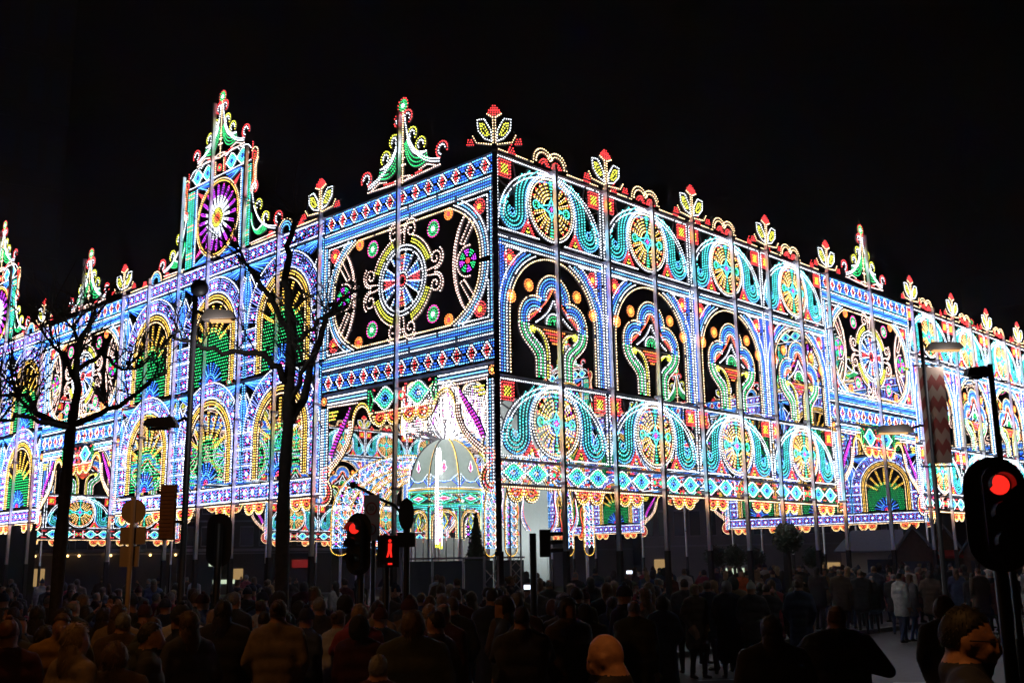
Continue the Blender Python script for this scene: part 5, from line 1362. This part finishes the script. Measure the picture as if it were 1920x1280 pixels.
special(1083, 15.5, AWAY, .99, 'long fair-haired woman in black seen from behind, right of the corner post', 'black', 'black', coat=.5, hair='long', hcol='blond')
special(1055, 15.2, AWAY+.5, .97, 'fair-haired woman turning right beside the long-haired woman in black', 'charcoal', 'denim', hair='long', hcol='blond')
special(1036, 14.6, AWAY, .93, 'person with a bright red hood left of the two fair-haired women', 'black', 'black', hair='hood', hcol='red')
special(978, 9.8, AWAY, .99, 'person holding up a small bright phone screen near the corner post', 'charcoal', 'black', pose='phone', hair='short', hcol='dark')
special(1688, 28.5, RIGHT+.4, 1.0, 'person in a white jacket walking along the road at the right', 'white', 'denim', pose='down', step=.16, hair='short', hcol='dark')
special(1708, 29.0, RIGHT+.2, .97, 'person in dark clothes walking just behind the white jacket', 'grey', 'denim', pose='down', step=.14, hair='long', hcol='brown')
special(1391, 33, TOCAM, 1.05, 'person in a glowing orange-red coat standing among the crowd', 'orange', 'black', hair='short', hcol='dark')
special(1745, 33, TOCAM+.5, 1.0, 'person in a mustard coat near the lamp post with the banner', 'mustard', 'black', hair='short', hcol='brown')
special(1362, 19.8, AWAY, 1.0, 'woman with curly grey-blond hair and dark coat on the road edge', 'black', 'black', coat=.5, hair='bob', hcol='grey')
special(1408, 19.6, AWAY, .98, 'person in a pale beanie standing near the curly-haired woman', 'charcoal', 'black', hair='beanie', hcol='white')
special(1325, 20.4, AWAY, 1.0, 'man with short brown hair left of the curly-haired woman on the road', 'navy', 'black', hair='short', hcol='brown')
special(1283, 20.6, AWAY, 1.02, 'man in a short dark jacket with legs apart on the road', 'charcoal', 'black', step=.0, hair='short', hcol='dark')
# glowing phones
def phone(x, y, D, label):
    p = at(x, y, D); t = thing('phone', label, 'phone', p, AWAY, 'phones held up in the crowd'); MB().box(-.036,.036,-.004,.004,-.07,.07,phone_m).build('case', t); MB().box(-.033,.033,.0042,.006,-.064,.064,screen).build('screen', t)
    t.rotation_euler = (0, pi/2, FACE+pi) 
    return t
phone(990, 1100, 17, 'small bright phone screen held level beside the corner post')
phone(742, 1054, 22, 'tiny lit phone in the crowd under the oval sign')
phone(1180, 1072, 24, 'tiny lit phone in the crowd right of the fair-haired women')
# the crowd
rc = random.Random(11)
ZN = [(130, 'left of the slim tree'), (340, 'between the slim tree and left lamp post'), (530, 'between left lamp post and thick tree'), (680, 'between thick tree and red signal'), (930, 'below the domed kiosk'), (1100, 'right of the corner post'), (1300, 'below the first wheel bays'), (1500, 'below the round clipped tree'), (1640, 'by the long white stall'), (1760, 'by the banner lamp post'), (9999, 'by the big red signal')]
JN = {v[0]: v[1] for v in variants}; HN = ['short dark hair', 'short brown hair', 'long fair hair', 'long brown hair', 'a navy beanie', 'a black hood', 'bobbed dark hair', 'thin grey hair', 'a brown bun', 'a wine-red beanie', 'long dark hair', 'short grey hair']
def crowd(n, xr, Dr, group, label, face_away=.82):
    k = 0; tries = 0
    while k < n and tries < n*60:
        tries += 1; x = rc.uniform(*xr); u = rc.random(); D = (Dr[0]**-1+(Dr[1]**-1-Dr[0]**-1)*u)**-1 if rc.random() < .5 else rc.uniform(*Dr)
        p = ground(x, D)
        if p.x > PX0 and p.y > PY0: p.z = .12
        if not spot_free(p): continue
        if min(abs(p.x+.2), abs(p.y+.2)) < .35 or min(abs(p.x-LX), abs(p.y-LY)) < .4: continue
        placed.append((p.x, p.y, .25)); v = rc.choice(variants)[0]; h = rc.choice(HM)
        rz = AWAY+rc.gauss(0, .45) if rc.random() < face_away else rc.uniform(0, 2*pi)
        lab_ = '%s person in %s with %s %s' % (label, JN[v], HN[HM.index(h)], next(z for lim, z in ZN if x < lim))
        person(PM[v], h, p, rz, rc.uniform(.93, 1.045) if rc.random() > .07 else rc.uniform(.72, .85), lab_, group); k += 1
crowd(26, (330, 1180), (10.2, 13), 'near rows of spectators on the road', 'front-row')
crowd(9, (-20, 330), (10.5, 13.5), 'near rows of spectators on the road', 'front-row')
crowd(96, (-60, 1240), (12, 20), 'middle rows of spectators before the pavilion', 'middle-row')
crowd(16, (1170, 1520), (19.3, 22.5), 'spectators standing on the road at the right', 'road-side')
crowd(120, (1180, 1960), (31, 46), 'spectators by the market stalls', 'far')
crowd(75, (-80, 1180), (21, 42), 'distant spectators inside the lit court', 'distant')
# street lamp just outside the picture on the right and one on the left that light the near heads
def far_lamp(x, D, power, side, label, x2, sp=60):
    b = ground(x, D); L_ = abs(x2-x)/F_PX*D
    lamp_post(label, 0, 0, 6.2, [(side, 5.9, L_, True)], power, spot=math.radians(sp), loc=b, head=.6)
far_lamp(2500, 3.9, 100, -1, 'sodium street lamp on a long arm over the man with glasses, out of view', 1850, 85)
far_lamp(-420, 5.6, 50, 1, 'sodium street lamp on a long arm over the blond woman, out of view', -60, 110)
far_lamp(-620, 11.0, 75, 1, 'sodium street lamp beyond the left edge that lights the sign backs', -340, 150)

# thin haze volume added to imitate lens bloom round the lights
hz = MB().box(-200, 260, -200, 260, -1, 40, dark_m).mesh('haze'); hz.materials.clear()
hm_ = bpy.data.materials.new('bloom_haze'); hm_.use_nodes = True; ht = hm_.node_tree; ht.nodes.clear(); ho = ht.nodes.new('ShaderNodeOutputMaterial'); hv = ht.nodes.new('ShaderNodeVolumePrincipled')
hv.inputs['Color'].default_value = (.85, .88, 1, 1); hv.inputs['Density'].default_value = .0008; hv.inputs['Anisotropy'].default_value = .35; ht.links.new(hv.outputs[0], ho.inputs['Volume']); hz.materials.append(hm_)
tag(obj('haze', hz), 'thin added haze imitating lens bloom around the lit pavilion', kind='stuff')
